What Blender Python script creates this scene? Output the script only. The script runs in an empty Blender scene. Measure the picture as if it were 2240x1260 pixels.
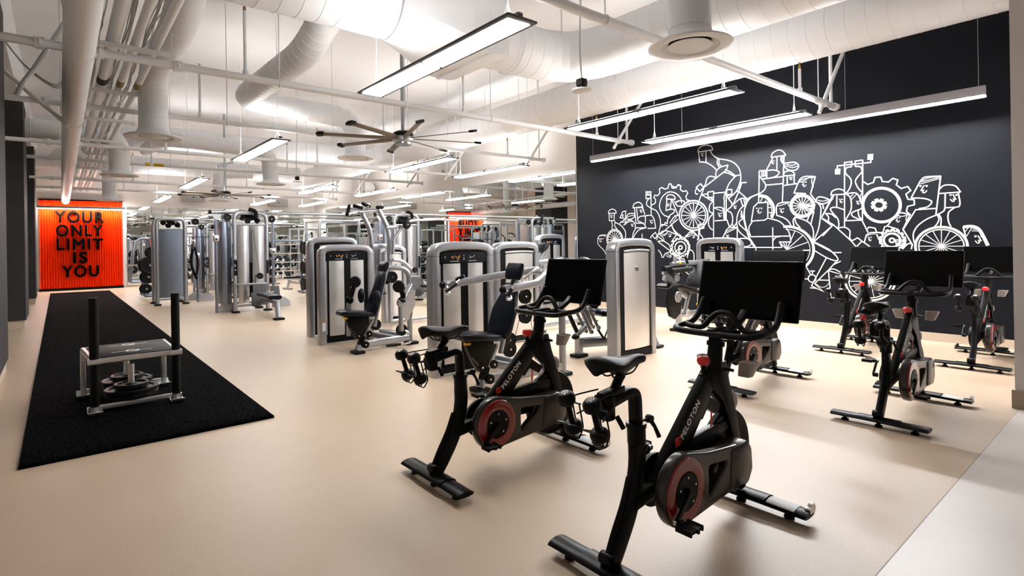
import bpy, bmesh, math, random
from mathutils import Vector, Matrix, Euler
random.seed(7)
S = bpy.context.scene
COL = S.collection
PI = math.pi
S.view_settings.view_transform = 'Standard'
S.view_settings.look = 'None'
S.view_settings.gamma = 1
S.view_settings.use_curve_mapping = False
S.view_settings.exposure = 1.45

# ---------------------------------------------------------------- camera
FPX, PCX, PCY, EYE = 1196.0, 1120.0, 534.0, 1.5
YAW, ROLL = math.radians(39.7), math.radians(0.9)
FW = (math.sin(YAW), math.cos(YAW)); RT = (math.cos(YAW), -math.sin(YAW))
cam_d = bpy.data.cameras.new('camera'); cam = bpy.data.objects.new('camera', cam_d); COL.objects.link(cam)
cam_d.sensor_fit = 'HORIZONTAL'; cam_d.sensor_width = 36.0
cam_d.lens = FPX / 2240 * 36.0
cam_d.shift_y = (PCY - 630) / 2240.0
cam_d.clip_start = 0.05; cam_d.clip_end = 200
cam.matrix_world = Matrix.Translation((0, 0, EYE)) @ Matrix.Rotation(-YAW, 4, 'Z') @ Matrix.Rotation(PI/2, 4, 'X') @ Matrix.Rotation(-ROLL, 4, 'Z')
S.camera = cam

def ray(x, y):
    a = (x-PCX)/FPX; b = (PCY-y)/FPX
    c, s = math.cos(ROLL), math.sin(ROLL)
    a2 = a*c+b*s; b2 = -a*s+b*c
    return (FW[0]+a2*RT[0], FW[1]+a2*RT[1], b2)
def on_z(x, y, z=0.0):
    r = ray(x, y); t = (z-EYE)/r[2]; return Vector((r[0]*t, r[1]*t, z))
def on_x(x, y, X):
    r = ray(x, y); t = X/r[0]; return Vector((X, r[1]*t, EYE+r[2]*t))
def on_y(x, y, Y):
    r = ray(x, y); t = Y/r[1]; return Vector((r[0]*t, Y, EYE+r[2]*t))

# ---------------------------------------------------------------- materials
def lin(c):
    return tuple(((v/12.92) if v <= 0.04045 else ((v+0.055)/1.055)**2.4) for v in c)
def hexc(h):
    return lin(tuple(int(h[i:i+2], 16)/255 for i in (0, 2, 4)))
MATS = {}
def mat(name, color, rough=0.5, metal=0.0, bump=0.0, bscale=200.0, var=0.0, vscale=8.0, emit=None, estr=0.0, trans=0.0, spec=0.5, coat=0.0, aniso=0.0, alpha=1.0):
    if isinstance(color, str): color = hexc(color)
    m = bpy.data.materials.new(name); m.use_nodes = True
    nt = m.node_tree; b = nt.nodes['Principled BSDF']
    b.inputs['Base Color'].default_value = (*color, 1)
    b.inputs['Roughness'].default_value = rough
    b.inputs['Metallic'].default_value = metal
    b.inputs['Specular IOR Level'].default_value = spec
    if coat: b.inputs['Coat Weight'].default_value = coat; b.inputs['Coat Roughness'].default_value = 0.1
    if trans: b.inputs['Transmission Weight'].default_value = trans
    if emit is not None:
        if isinstance(emit, str): emit = hexc(emit)
        b.inputs['Emission Color'].default_value = (*emit, 1); b.inputs['Emission Strength'].default_value = estr
    tc = None
    if bump or var:
        tc = nt.nodes.new('ShaderNodeTexCoord')
    if var:
        n = nt.nodes.new('ShaderNodeTexNoise'); n.inputs['Scale'].default_value = vscale; n.inputs['Detail'].default_value = 4
        nt.links.new(tc.outputs['Object'], n.inputs['Vector'])
        mx = nt.nodes.new('ShaderNodeMix'); mx.data_type = 'RGBA'
        mx.inputs['A'].default_value = (*[c*(1-var) for c in color], 1); mx.inputs['B'].default_value = (*[min(1, c*(1+var)) for c in color], 1)
        nt.links.new(n.outputs['Fac'], mx.inputs['Factor']); nt.links.new(mx.outputs['Result'], b.inputs['Base Color'])
    if bump:
        n = nt.nodes.new('ShaderNodeTexNoise'); n.inputs['Scale'].default_value = bscale; n.inputs['Detail'].default_value = 3
        nt.links.new(tc.outputs['Object'], n.inputs['Vector'])
        bp = nt.nodes.new('ShaderNodeBump'); bp.inputs['Strength'].default_value = bump; bp.inputs['Distance'].default_value = 0.01
        nt.links.new(n.outputs['Fac'], bp.inputs['Height']); nt.links.new(bp.outputs['Normal'], b.inputs['Normal'])
    MATS[name] = m
    return m

def brushed(name, color, rough=0.35, stretch=(60, 60, 1), metal=1.0, var=0.12):
    if isinstance(color, str): color = hexc(color)
    m = mat(name, color, rough, metal); nt = m.node_tree; b = nt.nodes['Principled BSDF']
    tc = nt.nodes.new('ShaderNodeTexCoord'); mp = nt.nodes.new('ShaderNodeMapping'); mp.inputs['Scale'].default_value = stretch
    n = nt.nodes.new('ShaderNodeTexNoise'); n.inputs['Scale'].default_value = 4; n.inputs['Detail'].default_value = 5
    nt.links.new(tc.outputs['Object'], mp.inputs['Vector']); nt.links.new(mp.outputs['Vector'], n.inputs['Vector'])
    mx = nt.nodes.new('ShaderNodeMix'); mx.data_type = 'RGBA'
    mx.inputs['A'].default_value = (*[c*(1-var) for c in color], 1); mx.inputs['B'].default_value = (*[min(1, c*(1+var)) for c in color], 1)
    nt.links.new(n.outputs['Fac'], mx.inputs['Factor']); nt.links.new(mx.outputs['Result'], b.inputs['Base Color'])
    mr = nt.nodes.new('ShaderNodeMapRange'); mr.inputs['To Min'].default_value = rough*0.8; mr.inputs['To Max'].default_value = rough*1.25
    nt.links.new(n.outputs['Fac'], mr.inputs['Value']); nt.links.new(mr.outputs['Result'], b.inputs['Roughness'])
    return m

M_white = mat('white_paint', (0.86, 0.86, 0.86), 0.55)
M_duct = mat('duct_white_paint', (0.84, 0.855, 0.88), 0.42)
M_ceil = mat('ceiling_paint', (0.83, 0.83, 0.84), 0.8, var=0.05, vscale=1.5)
M_wallw = mat('wall_white_paint', (0.82, 0.79, 0.75), 0.7, var=0.02, vscale=2)
M_pipe = mat('pipe_white_paint', (0.85, 0.86, 0.88), 0.4)
M_blk = mat('black_plastic', (0.0016, 0.0016, 0.0018), 0.45, spec=0.16)
M_blkm = mat('matte_black_metal', (0.0016, 0.0016, 0.0019), 0.36, spec=0.16)
M_rub = mat('black_rubber', (0.0032, 0.0032, 0.0036), 0.5, spec=0.2)
M_grip = mat('grip_rubber', (0.0032, 0.0032, 0.0040), 0.48, spec=0.22)
M_vinyl = mat('black_vinyl', (0.0040, 0.0060, 0.0105), 0.36, bump=0.02, bscale=250, spec=0.2)
M_scr = mat('screen_glass', (0.0008, 0.0008, 0.0008), 0.45, spec=0.1)
M_silver = mat('silver_powdercoat', (0.42, 0.435, 0.465), 0.32, 0.85, var=0.04, vscale=30)
M_chrome = mat('chrome', (0.75, 0.75, 0.76), 0.15, 1.0)
M_alu = brushed('brushed_aluminium', (0.80, 0.79, 0.775), 0.33, (0.6, 0.6, 1.0), 0.88, 0.05)
M_aluv = brushed('brushed_blue_grey_steel', (0.22, 0.25, 0.31), 0.36, (1, 1, 12), var=0.06)
M_guard = mat('smoke_grey_guard', (0.042, 0.036, 0.033), 0.24, 0.4)
M_red = mat('red_plastic', (0.75, 0.012, 0.01), 0.25, coat=0.5)
M_dred = mat('dark_red_translucent', (0.24, 0.008, 0.008), 0.15, coat=0.6)
M_txt = mat('white_print', (0.95, 0.95, 0.95), 0.5)
M_txtr = mat('red_print', (0.8, 0.03, 0.02), 0.5)
M_cup = mat('smoked_cup_plastic', (0.52, 0.46, 0.42), 0.22, trans=0.25)
M_sticker = mat('white_sticker', (0.65, 0.66, 0.67), 0.5, var=0.25, vscale=160)
M_yel = mat('yellow_plastic', (0.85, 0.42, 0.01), 0.35)
M_turf = mat('black_turf', (0.0022, 0.0022, 0.0028), 0.95, bump=1.0, bscale=220, var=0.6, vscale=140, spec=0.06)
M_steel = mat('galvanised_steel', (0.62, 0.62, 0.63), 0.32, 0.9, var=0.1, vscale=20)
M_iron = mat('black_cast_iron', (0.0022, 0.0022, 0.0024), 0.40, spec=0.22)
M_col = mat('dark_concrete_plaster', (0.028, 0.028, 0.030), 0.7, var=0.5, vscale=2.5, bump=0.1, bscale=30)
M_blackwall = mat('black_wall_paint', (0.0040, 0.0052, 0.0092), 0.5, var=0.15, vscale=1.2, bump=0.02, bscale=60, spec=0.22)
M_line = mat('white_chalk_paint', (0.66, 0.65, 0.62), 0.6)
M_base = mat('beige_baseboard', (0.60, 0.50, 0.40), 0.6)
M_tile = mat('pale_concrete_tile', (0.62, 0.56, 0.52), 0.35, var=0.08, vscale=3)
M_glow = mat('lit_diffuser', (0.9, 0.9, 0.9), 0.5, emit=(1.0, 0.985, 0.965), estr=16.0)
M_glowup = mat('added_uplight_glow', (0.9, 0.9, 0.9), 0.5, emit=(1.0, 0.97, 0.95), estr=9.0)  # added upward glow, lifts the ceiling brightness
M_led = mat('led_strip', (0.9, 0.9, 0.9), 0.5, emit=(0.97, 0.98, 1.0), estr=210.0)
M_lframe = mat('dark_grey_fixture', (0.06, 0.06, 0.065), 0.4, 0.4)
M_blade = mat('bronze_fan_blade', (0.16, 0.125, 0.085), 0.4, 0.3)
M_gold = mat('gold_band', (0.32, 0.21, 0.04), 0.45)
M_orangetag = mat('orange_band', (0.8, 0.15, 0.02), 0.5)
M_brass = mat('brass', (0.45, 0.28, 0.10), 0.35, 1.0)
M_cable = mat('grey_cable', (0.55, 0.55, 0.55), 0.5)
M_mirror = mat('mirror_glass', (0.86, 0.90, 0.875), 0.0, 1.0)
M_letter = mat('dark_letter', (0.0015, 0.001, 0.001), 0.7, spec=0.03)
M_door = mat('door_white', (0.80, 0.80, 0.76), 0.5)
M_blueglass = mat('placard_blue', (0.002, 0.003, 0.006), 0.25, spec=0.25)

def floor_mat():
    m = mat('beige_rubber_floor', (0.60, 0.47, 0.36), 0.42); nt = m.node_tree; b = nt.nodes['Principled BSDF']
    tc = nt.nodes.new('ShaderNodeTexCoord')
    n1 = nt.nodes.new('ShaderNodeTexNoise'); n1.inputs['Scale'].default_value = 260; n1.inputs['Detail'].default_value = 2
    n2 = nt.nodes.new('ShaderNodeTexNoise'); n2.inputs['Scale'].default_value = 0.9; n2.inputs['Detail'].default_value = 3
    r1 = nt.nodes.new('ShaderNodeValToRGB')
    e = r1.color_ramp.elements; e[0].position = 0.30; e[0].color = (0.33, 0.235, 0.17, 1); e[1].position = 0.48; e[1].color = (0.555, 0.425, 0.300, 1)
    x = e.new(0.72); x.color = (0.62, 0.495, 0.375, 1)
    nt.links.new(tc.outputs['Object'], n1.inputs['Vector']); nt.links.new(tc.outputs['Object'], n2.inputs['Vector'])
    nt.links.new(n1.outputs['Fac'], r1.inputs['Fac'])
    mx = nt.nodes.new('ShaderNodeMix'); mx.data_type = 'RGBA'; mx.blend_type = 'MULTIPLY'; mx.inputs['Factor'].default_value = 0.35
    r2 = nt.nodes.new('ShaderNodeValToRGB'); e = r2.color_ramp.elements; e[0].position = 0.35; e[0].color = (0.86, 0.83, 0.82, 1); e[1].position = 0.65; e[1].color = (1, 1, 1, 1)
    nt.links.new(n2.outputs['Fac'], r2.inputs['Fac'])
    nt.links.new(r1.outputs['Color'], mx.inputs['A']); nt.links.new(r2.outputs['Color'], mx.inputs['B'])
    nt.links.new(mx.outputs['Result'], b.inputs['Base Color'])
    return m
M_floor = floor_mat()

# ---------------------------------------------------------------- mesh helpers
def frames(pts, closed=False):
    n = len(pts); T = []
    for i in range(n):
        if closed: d = pts[(i+1) % n]-pts[i-1]
        else: d = pts[min(i+1, n-1)]-pts[max(i-1, 0)]
        T.append(d.normalized() if d.length > 1e-9 else Vector((0, 0, 1)))
    ref = Vector((0, 0, 1)) if abs(T[0].z) < 0.9 else Vector((0, 1, 0))
    N = [(ref-T[0]*ref.dot(T[0])).normalized()]
    for i in range(1, n):
        v = N[-1]-T[i]*N[-1].dot(T[i])
        N.append(v.normalized() if v.length > 1e-9 else N[-1])
    return T, N
def V(p): return Vector(p)
def smooth_pts(pts, k=6, closed=False):
    pts = [V(p) for p in pts]; n = len(pts); out = []
    rng = range(n) if closed else range(n-1)
    for i in rng:
        p0 = pts[i-1] if (i > 0 or closed) else pts[0]*2-pts[1]
        p1 = pts[i]; p2 = pts[(i+1) % n]
        p3 = pts[(i+2) % n] if (i+2 < n or closed) else pts[-1]*2-pts[-2]
        for j in range(k):
            t = j/k; t2 = t*t; t3 = t2*t
            out.append(0.5*((2*p1)+(p2-p0)*t+(2*p0-5*p1+4*p2-p3)*t2+(3*p1-p0-3*p2+p3)*t3))
    if not closed: out.append(pts[-1])
    return out
def round_corners(pts, r, k=5):
    pts = [V(p) for p in pts]; out = [pts[0]]
    for i in range(1, len(pts)-1):
        a, b, c = pts[i-1], pts[i], pts[i+1]
        d1 = (a-b); d2 = (c-b); rr = min(r, d1.length*0.49, d2.length*0.49)
        p1 = b+d1.normalized()*rr; p2 = b+d2.normalized()*rr
        for j in range(k+1):
            t = j/k; out.append(p1*(1-t)**2+b*2*t*(1-t)+p2*t*t)
    out.append(pts[-1]); return out

def build_split(mb, name, m, parent, M=None, smooth=True):
    """every loose piece of mb becomes an object of its own"""
    bm = mb.bm; seen = set(); out = []
    bm.verts.ensure_lookup_table()
    for v0 in bm.verts:
        if v0 in seen: continue
        st = [v0]; isl = [v0]; seen.add(v0)
        while st:
            v = st.pop()
            for e in v.link_edges:
                o = e.other_vert(v)
                if o not in seen: seen.add(o); st.append(o); isl.append(o)
        fs = {f for v in isl for f in v.link_faces}; k = MB(); mp = {v: k.bm.verts.new(v.co) for v in isl}
        for f in fs: k.bm.faces.new([mp[v] for v in f.verts])
        out.append(k.build(name, m, parent, smooth=smooth, M=M))
    bm.free(); return out
class MB:
    def __init__(s): s.bm = bmesh.new(); s.flat = False
    def loft(s, rings, cap=True, closed=False):
        bm = s.bm; R = [[bm.verts.new(p) for p in r] for r in rings]; n = len(R[0])
        m = len(R)
        for i in range(m if closed else m-1):
            a = R[i]; b = R[(i+1) % m]
            for j in range(n):
                try: bm.faces.new((a[j], a[(j+1) % n], b[(j+1) % n], b[j]))
                except ValueError: pass
        if cap and not closed:
            try: bm.faces.new(list(reversed(R[0]))); bm.faces.new(R[-1])
            except ValueError: pass
        return s
    def tube(s, pts, r, seg=10, closed=False, prof=None, radii=None, cap=True):
        pts = [V(p) for p in pts]; T, N = frames(pts, closed); rings = []
        for i, p in enumerate(pts):
            B = T[i].cross(N[i]); rr = radii[i] if radii else r
            if prof: rings.append([p+N[i]*v+B*u for (u, v) in prof])
            else: rings.append([p+(N[i]*math.cos(2*PI*j/seg)+B*math.sin(2*PI*j/seg))*rr for j in range(seg)])
        return s.loft(rings, cap, closed)
    def bar(s, pts, w, h, rad=None, closed=False):      # rounded-rectangle section: w sideways, h up
        return s.tube(pts, 0, prof=rrect(w, h, rad if rad is not None else min(w, h)*0.25), closed=closed)
    def cyl(s, a, b, r, r2=None, seg=16):
        return s.tube([a, b], r, seg, radii=[r, r if r2 is None else r2])
    def box(s, c, d, rot=None, bev=0.0):
        M = Matrix.Translation(V(c)) @ (Euler(rot).to_matrix().to_4x4() if rot else Matrix())
        if bev <= 0:
            vs = [s.bm.verts.new(M @ V((x*d[0]/2, y*d[1]/2, z*d[2]/2))) for x in (-1, 1) for y in (-1, 1) for z in (-1, 1)]
            for f in ((0, 1, 3, 2), (4, 6, 7, 5), (0, 4, 5, 1), (2, 3, 7, 6), (0, 2, 6, 4), (1, 5, 7, 3)): s.bm.faces.new([vs[i] for i in f])
        else:
            b = min(bev, min(d)*0.49)
            tmp = bmesh.new(); bmesh.ops.create_cube(tmp, size=1.0)
            for v in tmp.verts: v.co = V((v.co.x*d[0], v.co.y*d[1], v.co.z*d[2]))
            bmesh.ops.bevel(tmp, geom=list(tmp.edges), offset=b, segments=2, profile=0.5, affect='EDGES')
            s.merge(tmp, M)
        return s
    def merge(s, tmp, M=None):
        mp = {}
        for v in tmp.verts: mp[v] = s.bm.verts.new((M @ v.co) if M else v.co)
        for f in tmp.faces:
            try: s.bm.faces.new([mp[v] for v in f.verts])
            except ValueError: pass
        tmp.free()
    def prism(s, poly, off, depth, axis='y', bev=0.0, M=None):
        # poly: 2d points; axis y -> (x,z) plane, extruded y from off to off+depth ; z -> (x,y) ; x -> (y,z)
        def P(u, v, w):
            return {'y': V((u, w, v)), 'z': V((u, v, w)), 'x': V((w, u, v))}[axis]
        tmp = bmesh.new()
        a = [tmp.verts.new(P(u, v, off)) for u, v in poly]; f = tmp.faces.new(a)
        r = bmesh.ops.extrude_face_region(tmp, geom=[f])
        d = P(0, 0, off+depth)-P(0, 0, off)
        for v in [g for g in r['geom'] if isinstance(g, bmesh.types.BMVert)]: v.co += d
        bmesh.ops.recalc_face_normals(tmp, faces=tmp.faces)
        if bev: bmesh.ops.bevel(tmp, geom=[e for e in tmp.edges if e.calc_face_angle(0) > 0.6], offset=bev, segments=2, profile=0.5, affect='EDGES')
        s.merge(tmp, M); return s
    def lathe(s, prof, o=(0, 0, 0), axis=(0, 0, 1), seg=24, cap=True):   # prof: (r, h)
        A = V(axis).normalized(); ref = V((0, 0, 1)) if abs(A.z) < 0.9 else V((1, 0, 0))
        N = (ref-A*ref.dot(A)).normalized(); B = A.cross(N); o = V(o)
        rings = [[o+A*h+(N*math.cos(2*PI*j/seg)+B*math.sin(2*PI*j/seg))*max(r, 1e-4) for j in range(seg)] for r, h in prof]
        return s.loft(rings, cap)
    def ball(s, c, r, sc=(1, 1, 1), seg=16):
        k = 9; prof = [(max(1e-4, math.sin(PI*i/k)), -math.cos(PI*i/k)) for i in range(k+1)]
        rings = [[V((c[0]+pr*math.cos(2*PI*j/seg)*r*sc[0], c[1]+pr*math.sin(2*PI*j/seg)*r*sc[1], c[2]+h*r*sc[2])) for j in range(seg)] for pr, h in prof]
        return s.loft(rings)
    def build(s, name, m, parent=None, smooth=True, ang=35, M=None):
        bm = s.bm
        bmesh.ops.remove_doubles(bm, verts=bm.verts, dist=1e-6)
        bmesh.ops.recalc_face_normals(bm, faces=bm.faces)
        if M is not None: bmesh.ops.transform(bm, matrix=M, verts=bm.verts)
        if smooth:
            la = math.radians(ang)
            for f in bm.faces: f.smooth = True
            for e in bm.edges:
                if len(e.link_faces) == 2 and e.calc_face_angle(0) > la: e.smooth = False
        me = bpy.data.meshes.new(name); bm.to_mesh(me); bm.free()
        me.materials.append(m)
        o = bpy.data.objects.new(name, me); COL.objects.link(o)
        if parent is not None: o.parent = parent
        return o
def rrect(w, h, r, k=3):
    out = []
    for cx, cy, a0 in ((w/2-r, h/2-r, 0), (-w/2+r, h/2-r, 90), (-w/2+r, -h/2+r, 180), (w/2-r, -h/2+r, 270)):
        for i in range(k+1):
            a = math.radians(a0+90*i/k); out.append((cx+r*math.cos(a), cy+r*math.sin(a)))
    return out
def circ(cx, cy, r, n=32, a0=0, a1=360, ry=None):
    return [(cx+r*math.cos(math.radians(a0+(a1-a0)*i/n)), cy+(ry or r)*math.sin(math.radians(a0+(a1-a0)*i/n))) for i in range(n if a1-a0 == 360 else n+1)]

def thing(name, label, cat, loc=(0, 0, 0), rz=0.0, group=None):
    o = bpy.data.objects.new(name, None); COL.objects.link(o); o.empty_display_size = 0.2
    o.location = loc; o.rotation_euler = (0, 0, rz); o['label'] = label; o['category'] = cat
    if group: o['group'] = group
    return o
def tag(o, label, cat, group=None, kind=None):
    o['label'] = label; o['category'] = cat
    if group: o['group'] = group
    if kind: o['kind'] = kind
    return o
def struct(o, label=None, cat=None):
    o['kind'] = 'structure'
    o['label'] = label or o.name.replace('_', ' '); o['category'] = cat or o.name.split('_')[0]
    return o
def dup(root, loc, rz, label, group=None):
    r = root.copy(); COL.objects.link(r); r.location = loc; r.rotation_euler = (0, 0, rz); r['label'] = label
    if group: r['group'] = group
    def rec(src, dst):
        for ch in list(src.children):
            c = ch.copy(); COL.objects.link(c); c.parent = dst; rec(ch, c)
    rec(root, r); return r
def set_base(o):       # move a mesh object's origin to its base centre
    me = o.data; xs = [v.co for v in me.vertices]
    c = V(((min(v.x for v in xs)+max(v.x for v in xs))/2, (min(v.y for v in xs)+max(v.y for v in xs))/2, min(v.z for v in xs)))
    me.transform(Matrix.Translation(-c)); o.location = c; return o
def text_mesh(txt, size, m, name, parent, M, extr=0.0005, spacing=1.0, bold=False):
    cu = bpy.data.curves.new(name, 'FONT'); cu.body = txt; cu.size = size; cu.extrude = extr; cu.align_x = 'LEFT'; cu.space_character = spacing
    if bold and size > 0.3: cu.bevel_depth = 0.016; cu.bevel_resolution = 1
    elif bold: cu.offset = size*0.02
    t = bpy.data.objects.new(name, cu); COL.objects.link(t)
    dg = bpy.context.evaluated_depsgraph_get(); me = bpy.data.meshes.new_from_object(t.evaluated_get(dg))
    bpy.data.objects.remove(t); me.transform(M); me.materials.clear(); me.materials.append(m)
    o = bpy.data.objects.new(name, me); COL.objects.link(o)
    if parent is not None: o.parent = parent
    return o
# ================================================================ the room
XR, YF, YB, XL, ZC = 9.75, 27.0, -5.0, -3.5, 5.6
def slab(name, c, d, m, label=None, cat=None, bev=0):
    o = MB().box((0, 0, d[2]/2), d, bev=bev).build(name, m, smooth=False); o.location = (c[0], c[1], c[2]-d[2]/2); return struct(o, label, cat)
slab('floor', ((XL+XR)/2, (YF+0.3+0.855)/2, -0.05), (XR-XL+0.3, YF-0.855+0.3, 0.1), M_floor, 'speckled beige rubber gym floor', 'floor')
slab('floor_tile', ((XL+XR)/2, (YB+0.85)/2, -0.05), (XR-XL+0.3, 0.85-YB, 0.1), M_tile, 'pale smooth tile floor at the front right corner', 'floor')
slab('trim_floor', ((XL+XR)/2, 0.8525, -0.05), (XR-XL+0.3, 0.005, 0.1006), mat('seam_grey', (0.3, 0.27, 0.24), 0.6), 'thin seam between beige rubber and pale tile', 'floor trim')
slab('ceiling', ((XL+XR)/2, (YF+YB)/2, ZC+0.1), (XR-XL+0.3, YF-YB+0.3, 0.2), M_ceil, 'white painted concrete ceiling', 'ceiling')
slab('wall_far', ((XL+XR)/2, YF+0.1, ZC/2), (XR-XL+0.4, 0.2, ZC), M_wallw, 'cream far wall above the mirrors', 'wall')
slab('wall_left', (XL-0.1, (YF+YB)/2, ZC/2), (0.2, YF-YB, ZC), M_wallw, 'pale left wall behind the columns', 'wall')
slab('wall_back', ((XL+XR)/2, YB-0.1, ZC/2), (XR-XL+0.4, 0.2, ZC), M_wallw, 'pale wall behind the viewer', 'wall')
slab('wall_right', (XR+0.1, (9.24+YF)/2, ZC/2), (0.2, YF-9.24, ZC), M_wallw, 'cream right wall carrying the mirrors', 'wall')
slab('wall_mural', (XR+0.1, (0.5+9.24)/2, ZC/2), (0.2, 9.24-0.5, ZC), M_blackwall, 'black painted wall behind the bikes', 'wall')
slab('wall_pillar', ((6.41+XR+0.2)/2, (0.88+YB)/2, ZC/2), (XR+0.2-6.41, 0.88-YB, ZC), mat('pillar_paint', (0.74, 0.70, 0.68), 0.6), 'pale wall end at the right edge', 'wall')
slab('baseboard_right', (XR-0.01, (0.9+9.24)/2, 0.06), (0.02, 9.24-0.9, 0.12), M_base, 'beige baseboard under the black wall', 'baseboard')
slab('baseboard_pillar', (6.405, (0.9+YB)/2-0.0, 0.08), (0.03, 0.9-YB, 0.16), mat('taupe_baseboard', (0.38, 0.31, 0.24), 0.6), 'taupe baseboard on the pale wall end', 'baseboard')
slab('baseboard_far', (2.1+(XR-2.1)/2, YF-0.012, 0.03), (XR-2.1, 0.024, 0.06), M_base, 'beige baseboard under the far mirrors', 'baseboard')
# dark soffit line where the dropped beam meets the ceiling
slab('ceiling_beam', (3.1, YF-0.12, 5.3), (13.2, 0.24, 0.6), M_wallw, 'cream beam across the far end of the ceiling', 'beam')
slab('ceiling_beam_left', (-2.05, 13.0, 5.05), (3.0, 28.0, 1.1), M_ceil, 'white dropped soffit above the dark columns', 'beam')
for i, (y0, y1) in enumerate(((7.0, 9.4), (14.35, 15.75), (20.75, 22.0))):
    nm = ('nearest of the three dark plaster columns, at the left edge', 'middle dark plaster column along the turf', 'farthest dark plaster column, beside the orange panel')[i]
    slab('wall_column', (-1.1, (y0+y1)/2, 0.16+4.35/2), (1.2, y1-y0, 4.35), M_col, nm, 'column')
    slab('baseboard_column', (-1.1, (y0+y1)/2, 0.08), (1.16, y1-y0-0.04, 0.16), M_base, 'beige base under the '+nm.split(',')[0], 'baseboard')

# turf runway
t = MB(); t.box((0, 0, 0.009), (1.68, 20.2, 0.018))
o = t.build('turf_mat', M_turf, smooth=False); o.location = (0.61, 15.17, 0.0); tag(o, 'long black artificial turf runway running to the orange panel', 'turf mat')
# fringe of fibres
t = MB()
def fibre(x, y):
    a = random.uniform(0, PI); w = 0.0025; h = random.uniform(0.008, 0.018); dx, dy = math.cos(a)*w, math.sin(a)*w; l = random.uniform(-0.006, 0.006)
    vs = [t.bm.verts.new(p) for p in ((x-dx, y-dy, 0.016), (x+dx, y+dy, 0.016), (x+l, y+l, 0.016+h))]; t.bm.faces.new(vs)
for i in range(26000):
    y = 5.07+(random.random()**2.2)*12; fibre(random.uniform(-0.225, 1.445), y)
o = t.build('turf_pile', M_turf, smooth=False); tag(o, 'short black fibres of the turf runway', 'turf', kind='stuff')

# mirrors
def mirror(name, label, horizontal, a0, a1, z1, n, fixed):
    th = thing(name, label, 'mirror', ((a0+a1)/2, fixed, 0) if horizontal else (fixed, (a0+a1)/2, 0))
    w = (a1-a0)/n
    for i in range(n):
        c = -(a1-a0)/2+w*(i+0.5)
        m = MB()
        if horizontal: m.box((c, 0, (z1+0.07)/2), (w-0.008, 0.008, z1-0.07))
        else: m.box((0, c, (z1+0.07)/2), (0.008, w-0.008, z1-0.07))
        m.build('mirror_panel', M_mirror, th, smooth=False)
    m = MB()
    if horizontal: m.box((0, 0.007, (z1+0.07)/2), (a1-a0, 0.004, z1-0.07))
    else: m.box((0.007, 0, (z1+0.07)/2), (0.004, a1-a0, z1-0.07))
    m.build('backing', M_lframe, th, smooth=False)
mirror('wall_mirror', 'tall mirror across the far wall right of the orange panel', True, 2.15, 9.70, 3.26, 6, YF-0.025)
mirror('wall_mirror', 'long mirror on the right wall between the black wall and the white door', False, 9.25, 25.45, 3.28, 9, XR-0.02)

# door in the far right corner
d = thing('door_1', 'white door in the far corner beside the mirror', 'door', (XR-0.03, 26.1, 0)); d['kind'] = 'structure'
MB().box((0, 0, 1.06), (0.05, 0.94, 2.12)).build('door_leaf', M_door, d, smooth=False)
fr = MB()
for s in (-1, 1): fr.box((-0.01, s*0.52, 1.1), (0.08, 0.08, 2.28))
fr.box((-0.01, 0, 2.2), (0.08, 1.12, 0.1)); fr.build('door_frame', M_white, d, smooth=False)
h = MB(); h.tube(round_corners([(-0.03, 0.38, 1.02), (-0.09, 0.38, 1.02), (-0.09, 0.26, 1.02)], 0.02), 0.009); h.build('door_handle', M_chrome, d)

# orange corrugated panel with lettering
YP = YF-0.22
op = thing('corrugated_sign_panel', 'glowing orange red corrugated wall panel with black lettering', 'sign', (0.725, YF-0.12, 0))
x0, x1 = -1.275, 1.275; n = 33; w = (x1-x0)/n
def corr(z0, z1, m, nm):
    k = MB(); rows = []
    pts = []
    for i in range(n):
        a = x0+i*w
        for j in range(8):
            t_ = j/8; pts.append((a+t_*w, -0.5*0.065*(1-math.cos(2*PI*t_))))
    pts.append((x1, 0))
    lo = [k.bm.verts.new((p[0], p[1]-0.06, z0)) for p in pts]; hi = [k.bm.verts.new((p[0], p[1]-0.06, z1)) for p in pts]
    for i in range(len(pts)-1): k.bm.faces.new((lo[i], lo[i+1], hi[i+1], hi[i]))
    k.build(nm, m, op)
    return
M_or = mat('orange_red_corrugated', (0.82, 0.034, 0.002), 0.22, coat=0.6)
corr(0.10, 3.42, M_or, 'corrugated_sheet')
MB().box((0, 0.02, 1.76), (2.55, 0.12, 3.32)).build('backing_board', mat('dark_red_board', (0.10, 0.008, 0.004), 0.6), op, smooth=False)
MB().box((0, -0.01, 0.05), (2.58, 0.14, 0.10)).build('plinth', M_blk, op, smooth=False)
MB().box((0, 0.0, 3.45), (2.56, 0.1, 0.05)).build('top_cap', M_blk, op, smooth=False)
Mx = Matrix.Rotation(PI/2, 4, 'X')
sl = thing('sign_lettering', 'black capital lettering on the orange panel reading your only limit is you', 'sign', (0.725, YF-0.285, 0))
rows = [('YOUR', 200, 2.97-0.42), ('ONLY', 0, 0), ('LIMIT', 0, 0), ('IS', 0, 0), ('YOU', 0, 0)]
zt = [2.595, 2.075, 1.555, 1.04, 0.515]
for (txt, _, _), z in zip(rows, zt):
    zc = z
    o = text_mesh(txt, 0.60, M_letter, 'letter_row', sl, Matrix(), extr=0.02, spacing=1.2, bold=True)
    xs = [v.co.x for v in o.data.vertices]; cx = (min(xs)+max(xs))/2
    sx = {'YOUR': 1.50, 'ONLY': 1.42, 'LIMIT': 1.40, 'IS': 0.44, 'YOU': 1.12}[txt]/(max(xs)-min(xs))
    o.data.transform(Matrix.Translation((-0.07, 0, z)) @ Mx @ Matrix.Diagonal((sx, 1, 1, 1)) @ Matrix.Translation((-cx, 0, 0)))
lb = thing('led_bar', 'grey linear light bar washing the orange panel', 'light bar', (0.74, YF-0.46, 3.12))
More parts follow.
